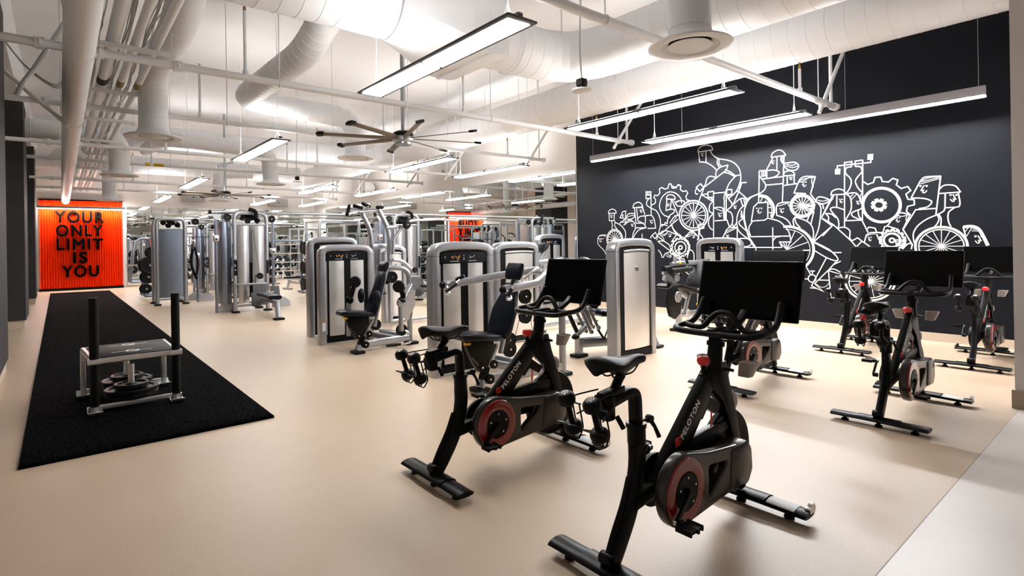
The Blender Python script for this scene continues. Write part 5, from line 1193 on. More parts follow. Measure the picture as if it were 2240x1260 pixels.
def wheel(cx, cy, rx, ry, wo=0.03, inner=0.87, spokes=16, tyre=True, a0=0, a1=360):
    ell(cx, cy, rx, ry, wo, a0, a1); ell(cx, cy, rx*inner, ry*inner, 0.016, a0, a1)
    for i in range(spokes):
        a = a0+(a1-a0)*i/spokes; a = math.radians(a); stroke([(cx, cy), (cx+rx*inner*math.cos(a), cy+ry*inner*math.sin(a))], 0.010)
    ell(cx, cy, 1.6, 1.6, 0.02)
def gear(cx, cy, ro, ry, n, w=W1, depth=0.16, a0=0, a1=360):
    pts = []
    for i in range(n):
        b = a0+(a1-a0)*i/n; st = (a1-a0)/n
        for f, k in ((0.05, 1-depth), (0.28, 1-depth), (0.38, 1.0), (0.68, 1.0), (0.78, 1-depth)):
            a = math.radians(b+st*f); pts.append((cx+ro*k*math.cos(a), cy+ry*k*math.sin(a)))
    stroke(pts, w, a1-a0 == 360)
def face(x, y, s, fl=1, w=0.009):
    s *= 1.25; y -= 0.12*s
    for dx in (-0.45, 0.45): stroke(sm([(x+s*(dx-0.13), y-0.1*s), (x+s*dx, y+0.10*s), (x+s*(dx+0.13), y-0.1*s)]), w)
    stroke([(x+0.1*s*fl, y-0.1*s), (x-0.35*s*fl, y+0.65*s), (x+0.0*s, y+0.62*s), (x-0.15*s*fl, y+0.95*s)], w)
    stroke(sm([(x-0.15*s*fl, y+0.95*s), (x+0.15*s*fl, y+1.0*s), (x+0.5*s*fl, y+0.65*s)]), w)
# --- left part
f, l, c = zone(1290, 300, 4.846)
c((197, 808), (205, 780), (240, 762), (272, 778), (282, 806)); l((197, 808), (282, 806)); l((206, 808), (207, 885), (258, 885), (262, 808))
c((230, 888), (240, 930), (235, 975)); c((262, 888), (275, 905), (330, 935), (370, 985), (382, 1030), (375, 1070)); c((270, 905), (265, 940), (290, 975))
wheel(1290+265/4.846, 300+1085/4.846, 17.3, 22, 0.022, 0.86)
c((178, 1040), (130, 1038), (95, 1055), (88, 1130), (150, 1200), (178, 1258)); c((178, 1258), (192, 1275), (210, 1285)); c((195, 1175), (190, 1210), (210, 1255)); l((80, 1072), (150, 1078), w=W2); c((110, 1050), (140, 1043), (170, 1060), w=W2)
l((320, 855), (350, 790), (382, 783), (378, 900)); c((320, 855), (355, 858), (368, 870), (350, 890), (325, 905), (320, 918)); l((325, 905), (378, 900), w=W2)
c((388, 850), (410, 815), (450, 808), (480, 815), (468, 850), (440, 868), (400, 870), closed=True); c((395, 850), (430, 835), (475, 825), w=W2)
c((457, 750), (470, 710), (515, 690), (550, 710), (565, 745)); l((457, 750), (565, 738)); l((475, 752), (490, 910)); l((497, 752), (510, 880)); l((560, 745), (585, 820)); l((590, 835), (590, 915)); c((520, 752), (545, 745), (562, 760), w=W2)
c((590, 835), (540, 840), (510, 865), (515, 890), (550, 905), (590, 930)); c((585, 835), (640, 828), (665, 840), (685, 880), (700, 965)); l((615, 968), (700, 965)); l((490, 912), (572, 912), (598, 960), (490, 962))
c((590, 962), (520, 985), (475, 1040), (462, 1072)); c((490, 962), (465, 1010), (450, 1070)); c((360, 935), (390, 900), (430, 880), (470, 905), (485, 940), (480, 962)); c((375, 930), (410, 900), (450, 895), w=W2)
l((597, 580), (650, 580), (645, 650), (597, 652), closed=True); l((612, 580), (612, 615)); l((630, 580), (630, 615)); l((597, 615), (648, 613)); l((650, 610), (652, 825)); c((625, 655), (603, 690), (610, 725), (655, 755), (710, 785), (745, 860), (750, 930), (735, 1000), (710, 1090))
l((555, 1025), (555, 1070))
l((655, 722), (695, 700), (698, 660), (680, 640), (690, 615), (720, 620), (745, 590), (738, 550), (765, 532), (790, 550), (828, 542), (840, 495), (862, 495), (875, 540), (915, 538), (935, 505), (965, 518))
c((850, 850), (780, 820), (740, 740), (760, 650), (810, 595), (860, 580), (920, 600), (965, 650), (975, 700))
c((810, 655), (825, 620), (865, 610), (900, 630), (905, 660)); l((810, 655), (905, 660)); l((818, 658), (808, 780)); l((865, 662), (855, 765)); c((808, 780), (850, 765), (895, 770), (890, 800), (850, 830), (825, 880), (822, 920)); l((870, 665), (940, 835)); l((885, 665), (920, 720), w=W2)
c((935, 825), (890, 850), (870, 880), (850, 910)); c((900, 825), (915, 850), (880, 900), w=W2); l((935, 870), (870, 925), (740, 1040)); c((868, 920), (885, 970), (930, 1020), (969, 1045)); l((757, 925), (790, 930), (800, 905), (820, 915)); c((757, 945), (790, 930), (825, 940))
for x, y, s in ((232, 830, 22), (115, 1085, 24), (545, 775, 20), (655, 885, 26), (350, 825, 16), (452, 925, 20), (832, 710, 20)): face(1290+x/4.846, 300+y/4.846, s/4.846)
# --- low left
f, l, c = zone(1400, 480, 10.5)
l((275, 370), (350, 300), (400, 375), (345, 440), closed=True); c((275, 370), (250, 400), (250, 440)); c((430, 340), (500, 285), (580, 260), (680, 280), (840, 350)); l((840, 350), (720, 520))
c((715, 95), (760, 220), (850, 350), (960, 400), (1030, 430), (1110, 530), (1145, 640), (1130, 720), (1090, 850), (1070, 960), (1080, 1060), (1180, 1230))
l((430, 400), (540, 490), (660, 570)); c((660, 570), (700, 660), (712, 870)); l((410, 500), (545, 495)); l((415, 510), (705, 730)); l((1350, 110), (1470, 110), (1470, 200)); l((1350, 110), (1350, 460)); c((1470, 200), (1400, 215), (1370, 260), (1380, 340), (1430, 400), (1445, 460))
c((1030, 420), (1090, 350), (1140, 290), (1190, 275), (1250, 300), (1340, 400)); l((1340, 400), (1320, 480)); c((1080, 400), (1150, 380), (1220, 290), w=W2); c((1050, 410), (1130, 350), (1190, 290), w=W2); c((500, 340), (570, 340), (640, 290), w=W2); c((470, 370), (560, 370), (640, 300), w=W2); c((490, 385), (540, 430), (560, 500), w=W2)
gear(1400+930/10.5, 480+645/10.5, 20.5, 21.5, 14, 0.024, 0.13); ell(1400+930/10.5, 480+650/10.5, 12.2, 13.2, 0.022); gear(1400+930/10.5, 480+645/10.5, 4.6, 4.6, 8, 0.014, 0.3)
l((770, 790), (885, 680), (935, 790), (855, 835), closed=True); l((800, 810), (905, 720), w=W2); l((825, 825), (915, 750), w=W2)
c((420, 700), (480, 780), (510, 880)); c((535, 880), (580, 790), (700, 745)); l((600, 830), (690, 880), w=W2); l((620, 790), (700, 850), w=W2); c((1145, 700), (1200, 720), (1240, 800), (1240, 950)); l((720, 780), (960, 960)); l((860, 880), (1080, 930)); l((970, 1150), (1120, 1260)); c((890, 1180), (900, 1230), (910, 1260))
for x, y, s in ((690, 345, 50), (1235, 370, 50)): face(1400+x/10.5, 480+y/10.5, s/10.5, -1)
# --- second rider
f, l, c = zone(1470, 300, 5.2526)
c((298, 172), (310, 130), (350, 100), (400, 92), (450, 105), (470, 145)); l((298, 172), (470, 145)); l((305, 175), (318, 285)); l((390, 162), (392, 292)); c((318, 285), (390, 292), (460, 330), (510, 375)); c((440, 155), (465, 200), (530, 245), (640, 265), (720, 300), (775, 370), (790, 450), (785, 510), (740, 620), (650, 705))
c((525, 250), (520, 300), (545, 350)); c((545, 250), (540, 300), (565, 335)); c((645, 320), (560, 345), (510, 390), (503, 465)); c((645, 320), (620, 380), (580, 415)); l((590, 405), (365, 580), (315, 625)); c((610, 372), (670, 400), (730, 445)); c((595, 405), (650, 415), (715, 450))
c((500, 462), (440, 450), (400, 480), (385, 540), (360, 572), (330, 535)); l((330, 535), (280, 575), (318, 625), (365, 580), closed=True); c((285, 590), (268, 620), (275, 650), (300, 655))
c((780, 435), (730, 450), (660, 530), (620, 620), (598, 690), (602, 730)); l((785, 525), (858, 520)); l((800, 530), (735, 625)); l((735, 625), (765, 622)); l((800, 530), (770, 620), (700, 780)); l((365, 590), (245, 900)); l((345, 660), (410, 652)); l((480, 645), (625, 632)); l((345, 665), (465, 735))
l((412, 632), (478, 622), (478, 690), (415, 692), closed=True); l((478, 620), (478, 1165)); l((628, 605), (688, 602), (688, 655), (628, 665), closed=True); l((625, 605), (622, 950))
c((415, 692), (450, 700), (470, 735), (435, 780), (430, 850), (468, 878), (430, 930), (420, 1000), (445, 1050), (470, 1065)); c((690, 655), (640, 680), (660, 720), (688, 760), (680, 800), (635, 840), (680, 870), (698, 930), (690, 1000), (665, 1025)); c((602, 730), (600, 800), (610, 900), (615, 950))
c((485, 812), (540, 805), (580, 815), (590, 850), (600, 945)); l((485, 815), (575, 850), w=W2); l((490, 962), (632, 952), (660, 1030)); wheel(1470+248/5.2526, 300+900/5.2526, 31, 32.5, 0.026, 0.85)
l((580, 1160), (630, 1060), (660, 1035), (750, 1038), (750, 1170)); l((610, 1110), (740, 1045), w=W2); l((620, 1085), (720, 1040), w=W2); l((770, 625), (870, 715)); c((870, 715), (900, 690), (998, 650)); c((840, 770), (770, 850), (745, 960), (770, 1080), (890, 1180)); c((700, 780), (780, 710), (840, 708), (855, 745)); l((790, 715), (815, 800)); l((825, 715), (850, 800)); c((795, 860), (820, 930), (850, 1050), (890, 1170), (940, 1258))
c((998, 650), (900, 700), (850, 780), (828, 880), (850, 1020), (890, 1150)); l((800, 845), (795, 920), (825, 930)); c((820, 930), (770, 990), (870, 1090)); l((688, 990), (712, 1030), (745, 980))
c((760, 1175), (850, 1165), (915, 1190), (900, 1240), (830, 1255), closed=True); l((42, 752), (80, 732)); c((42, 752), (80, 732), (138, 735), (140, 765), (115, 790), (65, 790), closed=True)
l((0, 560), (45, 578), (75, 545), (103, 560), (95, 600), (125, 625), (165, 615), (182, 645), (160, 680), (170, 720), (205, 728)); l((150, 1140), (215, 1085), (300, 1140), w=W2)
for x, y, s in ((350, 190, 26), (550, 880, 30), (725, 795, 24), (640, 1130, 22)): face(1470+x/5.2526, 300+y/5.2526, s/5.2526)
# --- centre
f, l, c = zone(1620, 310, 5.04)
c((337, 172), (355, 125), (415, 92), (465, 105), (500, 150)); l((337, 172), (500, 150)); l((355, 180), (290, 305)); l((402, 168), (400, 310)); l((480, 155), (462, 665)); c((450, 165), (445, 200), (468, 240)); c((465, 165), (460, 200), (475, 230), w=W2)
c((480, 245), (530, 232), (600, 228), (640, 260), (620, 305), (565, 318), (510, 300), closed=True); c((500, 250), (570, 260), (620, 240), w=W2); c((500, 265), (570, 285), (632, 268), w=W2)
l((207, 322), (290, 315), (290, 405), (235, 410), (207, 375)); l((207, 322), (200, 670)); l((235, 320), (235, 375)); l((255, 320), (255, 375)); l((275, 320), (275, 375)); l((230, 380), (290, 375))
c((290, 318), (370, 312), (425, 335), (400, 375), (330, 400), (240, 412)); l((330, 400), (460, 385)); l((285, 478), (460, 462)); c((235, 410), (275, 470), (270, 520), (230, 560), (200, 575)); c((470, 375), (490, 335), (545, 320), (585, 340), (600, 368)); l((470, 378), (600, 368)); l((515, 378), (515, 480)); l((590, 370), (592, 465)); l((480, 482), (620, 462))
c((630, 465), (660, 410), (720, 382), (825, 385)); l((825, 385), (772, 575)); l((630, 465), (590, 565), (720, 572)); c((650, 430), (720, 405), (820, 390), w=W2); c((640, 450), (700, 430), (760, 390), w=W2); c((790, 400), (785, 450), (805, 500), w=W2); c((635, 575), (600, 600), (560, 660))
wheel(1620+680/5.04, 310+708/5.04, 26.2, 24.2, 0.026, 0.85); l((700, 700), (820, 695), (800, 755), (725, 755), closed=True); l((710, 720), (815, 712), w=W2); l((715, 738), (810, 730), w=W2)
c((772, 575), (820, 640), (880, 710), (885, 790), (860, 960), (800, 1110)); c((820, 660), (900, 690), (915, 740)); c((835, 640), (860, 610), (920, 615), (980, 645), (930, 680), (870, 685), (840, 665), closed=True); c((850, 645), (910, 655), (965, 640), w=W2)
l((1008, 630), (895, 835)); l((895, 845), (1008, 925)); l((1008, 930), (800, 1110)); c((600, 830), (580, 870), (590, 930)); c((605, 830), (720, 870), (780, 920), (805, 1000), (795, 1100)); c((600, 830), (610, 890), (660, 950)); l((780, 755), (735, 870)); l((810, 770), (775, 910))
c((400, 812), (395, 740), (410, 690), (460, 672), (540, 665)); c((400, 812), (480, 840), (530, 880), (555, 925)); c((520, 670), (530, 700), (545, 715), w=W2); c((410, 710), (450, 700), (510, 680), w=W2)
c((205, 590), (290, 610), (350, 680), (370, 760), (345, 840), w=0.04); c((205, 605), (280, 625), (330, 690), (345, 760), (330, 825), w=W2)
for a in ((240, 620, 220, 665), (285, 650, 265, 665), (310, 690, 335, 680), (310, 725, 345, 725), (310, 780, 345, 785)): l(a[:2], a[2:], w=0.012)
l((120, 875), (145, 720), (190, 675), (300, 668), (302, 840), (265, 865), closed=True); c((130, 880), (95, 940), (95, 990), (115, 1048)); l((115, 1048), (540, 1040)); c((310, 845), (430, 880), (510, 960), (545, 1030), (555, 1110)); l((355, 945), (357, 1190)); l((460, 1165), (430, 1105), (550, 1105)); l((30, 1165), (455, 1165)); l((170, 1165), (170, 1195)); c((360, 1090), (390, 1055), (440, 1045))
c((200, 575), (90, 630), (45, 740), (50, 900), (90, 1040), (170, 1165))
for x, y in ((430, 1105), (470, 1105), (505, 1105), (545, 1105), (600, 985), (690, 1030), (750, 1105)): l((510, 1190), (x, y), w=0.012)
ell(1721, 546, 59, 50.5, W3, -97, 66); ell(1721, 546, 51, 44, W2, -92, 66); l((690, 1197), (770, 1197)); l((800, 1105), (1008, 1215)); 
for x, y, s in ((355, 215, 26), (555, 395, 22), (700, 450, 40), (205, 740, 45), (455, 745, 34)): face(1620+x/5.04, 310+y/5.04, s/5.04)
# --- pedals held high, big gear
f, l, c = zone(1800, 320, 5.25)
l((250, 180), (250, 930)); l((458, 158), (455, 845)); l((250, 188), (333, 175), (330, 235)); l((372, 230), (372, 170), (460, 158)); l((250, 215), (330, 205), w=W2); l((165, 265), (168, 225), (550, 185), (552, 150)); l((330, 235), (330, 205)); l((372, 230), (430, 235))
for y0, y1, xa, xb in ((265, 315, 150, 195), (97, 150, 523, 572)):
    l((xa, y0), (xb, y0-2), (xb-3, y1), (xa-3, y1), closed=True)
    for q in (0.33, 0.66): l((xa+4, y0+(y1-y0)*q), (xb-5, y0+(y1-y0)*q), w=0.02)
c((330, 235), (270, 250), (262, 310), (310, 360), (328, 410), (310, 480), (270, 540)); c((375, 228), (430, 235), (450, 290), (410, 340), (375, 400), (400, 470), (450, 530)); c((260, 545), (310, 580), (328, 650), (320, 740), (262, 845))
c((92, 565), (110, 515), (180, 490), (240, 510), (262, 545)); l((92, 560), (250, 550)); l((110, 570), (0, 790)); c((125, 570), (110, 610), (80, 640), w=W2); l((162, 570), (160, 700)); c((262, 548), (340, 535), (395, 545), (425, 600), (445, 660)); l((310, 590), (350, 550), w=W2); l((330, 610), (390, 550), w=W2); c((450, 545), (430, 570), (440, 620), w=W2)
c((250, 730), (150, 700), (90, 715), (110, 760), (170, 830), (185, 900), (170, 945)); l((260, 855), (450, 848), (520, 990)); c((450, 715), (340, 760), (340, 800), (400, 830), (450, 848)); c((405, 735), (415, 800), (445, 840)); c((170, 940), (250, 930), (310, 970), (310, 1050), (340, 1080), (400, 1050)); l((400, 1050), (450, 1090), (540, 1150)); l((450, 1090), (390, 1150))
l((0, 830), (120, 900), (330, 1090), (380, 1150)); l((120, 900), (0, 1030)); c((30, 770), (65, 810), (65, 860)); c((30, 770), (100, 780), (150, 820)); c((0, 1150), (80, 1190), (150, 1258)); l((120, 1220), (215, 1220))
l((465, 405), (515, 438), (582, 415), (600, 358), (665, 353), (685, 405), (755, 410), (803, 368), (862, 388), (845, 443), (900, 485), (975, 462), (1010, 508), (955, 550), (978, 608), (1050, 615), (1052, 672), (975, 690), (960, 748), (1010, 790))
ell(1800+675/5.25, 320+675/5.25, 41, 37, 0.04); l((510, 950), (530, 928), (600, 940), (620, 990), (690, 990), (710, 925), (740, 915)); gear(1800+645/5.25, 320+675/5.25, 15.5, 12.5, 8, 0.03, 0.25); ell(1800+645/5.25, 320+675/5.25, 11, 8.6, 0.03)
l((740, 915), (830, 800)); c((830, 800), (860, 770), (920, 765), (1000, 790)); l((1000, 790), (920, 955), (1030, 1130), (1015, 1180)); l((740, 915), (870, 955)); c((850, 790), (910, 805), (990, 785), w=W2); c((965, 800), (955, 830), (960, 860), w=W2)
l((475, 1110), (500, 1020)); c((500, 1020), (540, 995), (600, 990), (690, 995)); c((620, 1010), (640, 1060), (690, 1140)); c((510, 1025), (560, 1010), (610, 1005), w=W2)
gear(1800+800/5.25, 320+1080/5.25, 28, 24, 14, 0.024, 0.13); ell(1800+795/5.25, 320+1080/5.25, 18, 15, 0.03); gear(1800+795/5.25, 320+1080/5.25, 6.5, 5.5, 8, 0.014, 0.3)
l((830, 1075), (955, 1080), (930, 1135), (850, 1140), closed=True); l((838, 1095), (948, 1098), w=W2); l((842, 1115), (940, 1117), w=W2); l((920, 1180), (955, 1110)); c((920, 1175), (980, 1120), (1025, 1120))
for x, y, s in ((210, 615, 30), (405, 635, 28), (860, 825, 42), (540, 1050, 32)): face(1800+x/5.25, 320+y/5.25, s/5.25)
# --- right part
f, l, c = zone(1960, 370, 6.633)
c((350, 180), (400, 125), (470, 110), (650, 100)); l((350, 180), (220, 420)); l((650, 100), (580, 660)); l((355, 215), (640, 135), w=W2); l((370, 185), (640, 115), w=W2); c((375, 165), (480, 125), (600, 110), w=W2)
c((220, 420), (340, 420), (450, 435), (520, 475), (460, 545), (330, 575)); l((285, 590), (580, 570)); l((290, 585), (105, 875), (235, 1095), (225, 1160)); c((628, 295), (690, 240), (780, 228), (870, 250), (940, 335)); l((620, 355), (940, 332)); l((715, 360), (712, 560)); c((712, 560), (690, 610), (600, 660), (450, 725), (320, 820), (255, 930), (260, 1040), (290, 1110))
l((905, 345), (930, 480), (925, 530)); c((925, 530), (890, 550), (725, 560)); c((850, 560), (770, 620), (755, 700), (770, 780), (800, 835)); c((600, 665), (625, 720), (600, 790), (560, 835)); c((625, 660), (655, 720), (650, 830))
wheel(1960+660/6.633, 370+1118/6.633, 57, 42, 0.032, 0.87, 16)
c((975, 840), (1100, 830), (1200, 870), (1270, 980), (1335, 1110), w=0.04); l((975, 840), (1015, 985)); l((1100, 850), (1025, 975), w=W2); l((1050, 850), (1005, 905), w=W2); l((1110, 870), (1220, 880), w=W2); l((1095, 895), (1215, 900), w=W2)
face(1960+400/6.633, 370+255/6.633, 80/6.633, 1, 0.014); face(1960+835/6.633, 370+385/6.633, 75/6.633, -1, 0.014); face(1960+1200/6.633, 370+985/6.633, 80/6.633, -1, 0.014)
# --- lower centre
f, l, c = zone(1720, 520, 7.411)
c((440, 60), (640, 160), (780, 260), (840, 350), (790, 370), (650, 320), (455, 205)); l((650, 330), (410, 780)); l((835, 360), (690, 520), (460, 745)); l((460, 745), (600, 870), (490, 820), (385, 812)); l((780, 240), (895, 240)); l((780, 430), (885, 380)); l((385, 540), (465, 540)); l((425, 545), (425, 600)); l((330, 480), (395, 595)); ell(1720+420/7.411, 520+660/7.411, 8.4, 8.1); l((290, 668), (360, 668)); l((410, 780), (490, 820))
l((685, 525), (700, 700), (725, 970), (780, 972)); c((690, 515), (780, 510), (880, 560)); l((880, 590), (960, 740)); l((690, 530), (880, 590), w=W2); l((530, 685), (690, 690)); c((480, 745), (560, 800), (640, 790), (690, 740), w=W2); l((930, 880), (990, 985), (920, 985)); l((880, 765), (970, 765)); l((700, 540), (830, 580), w=W2)
wheel(1720+1365/7.411, 520+705/7.411, 54, 42, 0.030, 0.87, 18); face(1720+840/7.411, 520+630/7.411, 60/7.411)
mural = MU.build('wall_mural_painting', M_line, smooth=False)
mural.data.transform(Matrix.Translation((-XR, -5.0, -2.0))); mural.location = (XR, 5.0, 2.0)
tag(mural, 'white line mural of helmeted cyclists, gears and wheels on the black wall', 'mural')
# ================================================================ sled, plates, racks, benches
b = Bld('weight_sled', 'push sled with two tall black posts standing on the turf', 'weight sled', 0.55, 6.67)
F = [(0.24, 6.25), (0.88, 6.27), (0.18, 7.07), (0.88, 7.10)]
H0 = 0.025
for i in (0, 1):
    k = MB(); k.cyl((F[i][0], F[i][1], 0.06), (F[i][0], F[i][1], 1.07), 0.037, seg=20); po = b.p(k, 'push_post', M_blk)
    k = MB(); k.cyl((F[i][0], F[i][1], 0.035), (F[i][0], F[i][1], 0.085), 0.046, seg=20); b.p(k, 'post_collar', M_steel, po); k = MB(); k.bar([(F[i][0]-0.05, F[i][1], 0.49), (F[i][0]+0.05, F[i][1], 0.49)], 0.10, 0.05, 0.01); b.p(k, 'post_collar', M_steel, po)
for i in (2, 3):
    k = MB(); k.bar([(F[i][0], F[i][1], 0.04), (F[i][0], F[i][1], 0.49)], 0.045, 0.045, 0.006); b.p(k, 'rear_leg', M_steel)
for i in range(4):
    k = MB(); x, y = F[i]; P_ = [(-0.13, 0.03), (-0.11, 0.002), (0.11, 0.002), (0.13, 0.03), (0.128, 0.036), (0.108, 0.010), (-0.108, 0.010), (-0.128, 0.036)]
    k.prism([(y+u, H0+v) for u, v in P_], x-0.055, 0.11, axis='x'); b.p(k, 'skid_foot', M_steel, smooth=False)
k = MB()
for a, c in ((0, 1), (2, 3), (0, 2), (1, 3)): k.bar([(F[a][0], F[a][1], 0.49), (F[c][0], F[c][1], 0.49)], 0.035, 0.05, 0.006)
k.bar([(F[0][0], F[0][1], 0.07), (F[1][0], F[1][1], 0.07)], 0.03, 0.045, 0.006); k.bar([(0.55, 6.26, 0.07), (0.53, 7.08, 0.07)], 0.04, 0.04, 0.006); k.bar([(F[2][0], F[2][1], 0.07), (F[3][0], F[3][1], 0.07)], 0.03, 0.045, 0.006); b.p(k, 'base_frame', M_steel)
k = MB(); k.box((0.545, 6.67, 0.517), (0.64, 0.80, 0.012), bev=0.004); tp = b.p(k, 'top_plate', mat_once('sled_top_black', (0.004, 0.004, 0.0045), 0.6))
for yy in (6.47, 6.90):
    k = MB(); z = 0.5235; R0 = [(0.545+0.055*math.cos(a), yy+0.05*math.sin(a), z) for a in [i*PI/10 for i in range(20)]]
    k.tube(R0, 0.004, 4, closed=True); k.tube(smooth_pts([(0.49, yy, z), (0.53, yy+0.03, z), (0.56, yy-0.03, z), (0.60, yy, z)], 4), 0.006, 4)
    k.box((0.44, yy+0.0, z), (0.12, 0.012, 0.001)); k.box((0.65, yy, z), (0.12, 0.012, 0.001)); b.p(k, 'white_emblem', M_txt, tp, smooth=False)
for (x, y) in ((0.53, 6.45), (0.53, 6.90)):
    k = MB(); k.cyl((x, y, 0.07), (x, y, 0.40), 0.027, seg=18); b.p(k, 'plate_horn', M_steel)
def plate(name, r, label, x, y, z, axis=(0, 0, 1), cat='weight plate', group=None, rz=0.0):
    t = thing(name, label, cat, (x, y, z), 0, group); A = V(axis); n = 12
    k = MB(); h = 0.020
    k.lathe([(0.028, -0.018), (r*0.30, -0.018), (r*0.34, -0.009), (r*0.78, -0.009), (r*0.84, -h), (r*0.97, -h), (r, -h*0.7), (r, h*0.7), (r*0.97, h), (r*0.84, h), (r*0.78, 0.009), (r*0.34, 0.009), (r*0.30, 0.018), (0.028, 0.018), (0.028, -0.018)], (0, 0, 0), A, n, cap=False); k.build('plate_body', M_iron, t, ang=20)
    k = MB(); k.lathe([(0.028, 0.0185), (0.045, 0.0185)], (0, 0, 0), A, 20, cap=False); k.lathe([(0.028, -0.0185), (0.045, -0.0185)], (0, 0, 0), A, 20, cap=False); k.build('hub_ring', M_lframe, t)
    return t
pl = []
for j, (x, y, w) in enumerate(((0.53, 6.45, 'front'), (0.53, 6.90, 'rear'))):
    plate('weight_plate', 0.225, f'large black plate lowest on the {w} horn of the sled', x, y, 0.115)
    plate('weight_plate', 0.225, f'large black plate, second up on the {w} horn of the sled', x, y, 0.157)
    plate('weight_plate', 0.145, f'small black plate on top on the {w} horn of the sled', x, y, 0.199)

# plate tree left of the blue grey cable station
def rack_tree(label, x, y, mirror=1):
    b = Bld('plate_rack', label, 'plate rack', x, y)
    k = MB(); k.bar([(x-0.25, y, 0.06), (x-0.05, y, 1.85), (x+0.18, y, 2.02), (x+0.45, y, 2.02)], 0.07, 0.07, 0.02); k.bar([(x-0.25, y+0.9, 0.06), (x-0.05, y+0.9, 1.85), (x+0.18, y+0.9, 2.02), (x+0.45, y+0.9, 2.02)], 0.07, 0.07, 0.02)
    k.bar([(x-0.25, y, 0.06), (x+0.9, y, 0.06)], 0.07, 0.07, 0.02); k.bar([(x-0.25, y+0.9, 0.06), (x+0.9, y+0.9, 0.06)], 0.07, 0.07, 0.02); k.bar([(x-0.05, y, 1.85), (x-0.05, y+0.9, 1.85)], 0.05, 0.05, 0.01); b.p(k, 'rack_frame', M_aluv)
    k = MB(); k.box((x-0.02, y-0.05, 1.72), (0.14, 0.01, 0.12)); b.p(k, 'orange_sign', mat_once('salmon_sign', (0.8, 0.16, 0.06)), smooth=False)
    return b
b = rack_tree('leaning silver weight rack hung with black plates, left of the blue grey station', 2.30, 20.4)
PLS = [(-0.05, 1.42, 0.17), (-0.12, 1.02, 0.28), (-0.16, 0.66, 0.20), (-0.22, 0.30, 0.15)]
k = MB()
for dx, z, r in PLS: k.cyl((2.30+dx, 20.4, z), (2.30+dx, 20.08, z), 0.024, seg=10)
build_split(k, 'plate_peg', M_steel, b.t, b.M)
for i, (dx, z, r) in enumerate(PLS):
    w = ('topmost', 'large second', 'third', 'lowest')[i]
    plate('weight_plate', r, f'{w} black plate on the near side of the leaning rack', 2.30+dx, 20.14, z, (0, 1, 0)); plate('weight_plate', r*0.98, f'{w} black plate hung deeper on the leaning rack', 2.30+dx-0.04, 20.25, z, (0, 1, 0))
# a bar across the rack
b = Bld('barbell', 'loaded silver barbell resting on the leaning rack beside the orange panel', 'barbell', 2.1, 20.7); k = MB(); k.cyl((1.62, 20.75, 1.03), (2.6, 20.65, 1.03), 0.022, seg=10); b.p(k, 'bar', M_chrome); 
k = MB(); k.cyl((2.04, 20.70, 1.03), (1.99, 20.705, 1.03), 0.22, seg=20); b.p(k, 'bumper_plate', M_iron)
b = rack_tree('second leaning silver rack behind the first, close to the end wall', 2.7, 23.6)
k = MB()
for z in (0.6, 0.95, 1.3): k.cyl((2.65, 23.6, z), (2.65, 23.3, z), 0.022, seg=10)
build_split(k, 'plate_peg', M_steel, b.t, b.M)
for i, z in enumerate((0.6, 0.95, 1.3)): plate('weight_plate', 0.19, ('low', 'middle', 'high')[i]+' black plate on the far leaning rack', 2.65, 23.38, z, (0, 1, 0))

# fixed barbell rack and dumbbell racks in the middle distance
def bar_rack(label, x, y, n=5, pref=''):
    b = Bld('barbell_rack', label, 'barbell rack', x, y)
    k = MB()
    for xx in (x-0.45, x+0.45):
        k.bar([(xx, y, 0.04), (xx, y, 1.75)], 0.06, 0.06, 0.01); k.bar([(xx, y-0.35, 0.04), (xx, y+0.35, 0.04)], 0.06, 0.06, 0.01)
        for i in range(n): k.bar([(xx, y, 0.42+i*0.28), (xx, y-0.28, 0.46+i*0.28)], 0.03, 0.03, 0.006)
    k.bar([(x-0.45, y, 1.72), (x+0.45, y, 1.72)], 0.05, 0.05, 0.01); b.p(k, 'rack_frame', M_aluv)
    return b
bar_rack('silver rack of short barbells right of the tall cable station', 5.75, 18.4)
def fixed_bar(x, y, z, r, L, label, grp):
    t = thing('barbell', label, 'barbell', (x, y, z), 0, grp)
    k = MB(); k.cyl((-L/2, 0, 0), (L/2, 0, 0), 0.016, seg=8); k.build('bar', M_chrome, t)
    for s in (-1, 1):
        k = MB(); k.cyl((s*L/2, 0, 0), (s*(L/2-0.2), 0, 0), r, seg=14); k.build('weight_head', M_rub, t)
    return t
t0 = None
for i in range(5):
    for kx, (X, Y, nm) in enumerate(((5.75, 18.17, 'rack right of the tall cable station'), (8.0, 20.3, 'rack near the right mirror'))):
        lb = f'short barbell {("lowest","second lowest","middle","second highest","highest")[i]} on the {nm}'
        if t0 is None: t0 = fixed_bar(X, Y, 0.475, 0.10, 1.35, lb, 'short fixed barbells on the racks')
        else: dup(t0, (X, Y, 0.475+i*0.28), 0, lb)
bar_rack('silver rack of short barbells near the right mirror', 8.0, 20.53)
def db_rack(label, x, y, n, rz=0.0, L=2.2):
    t = thing('dumbbell_rack', label, 'dumbbell rack', (x, y, 0), rz)
    k = MB()
    for s in (-1, 1):
        k.bar([(s*L/2, 0.25, 0.04), (s*L/2, 0.1, 1.0)], 0.06, 0.06, 0.01); k.bar([(s*L/2, -0.3, 0.04), (s*L/2, 0.3, 0.04)], 0.06, 0.06, 0.01)
    k.build('rack_frame', M_silver, t)
    for i, z in enumerate((0.30, 0.62, 0.94)):
        k = MB(); k.box((0, 0.05-0.0*i, z), (L, 0.26, 0.03), rot=(0.3, 0, 0)); k.build('shelf', M_silver, t, smooth=False)
    return t
RK = [(7.3, 25.9, 0.0, 'low dumbbell rack in front of the far mirror, right'), (4.4, 25.9, 0.0, 'low dumbbell rack in front of the far mirror, left'), (9.15, 16.5, -PI/2, 'low dumbbell rack in front of the right mirror')]
hexd = None; cnt = 0
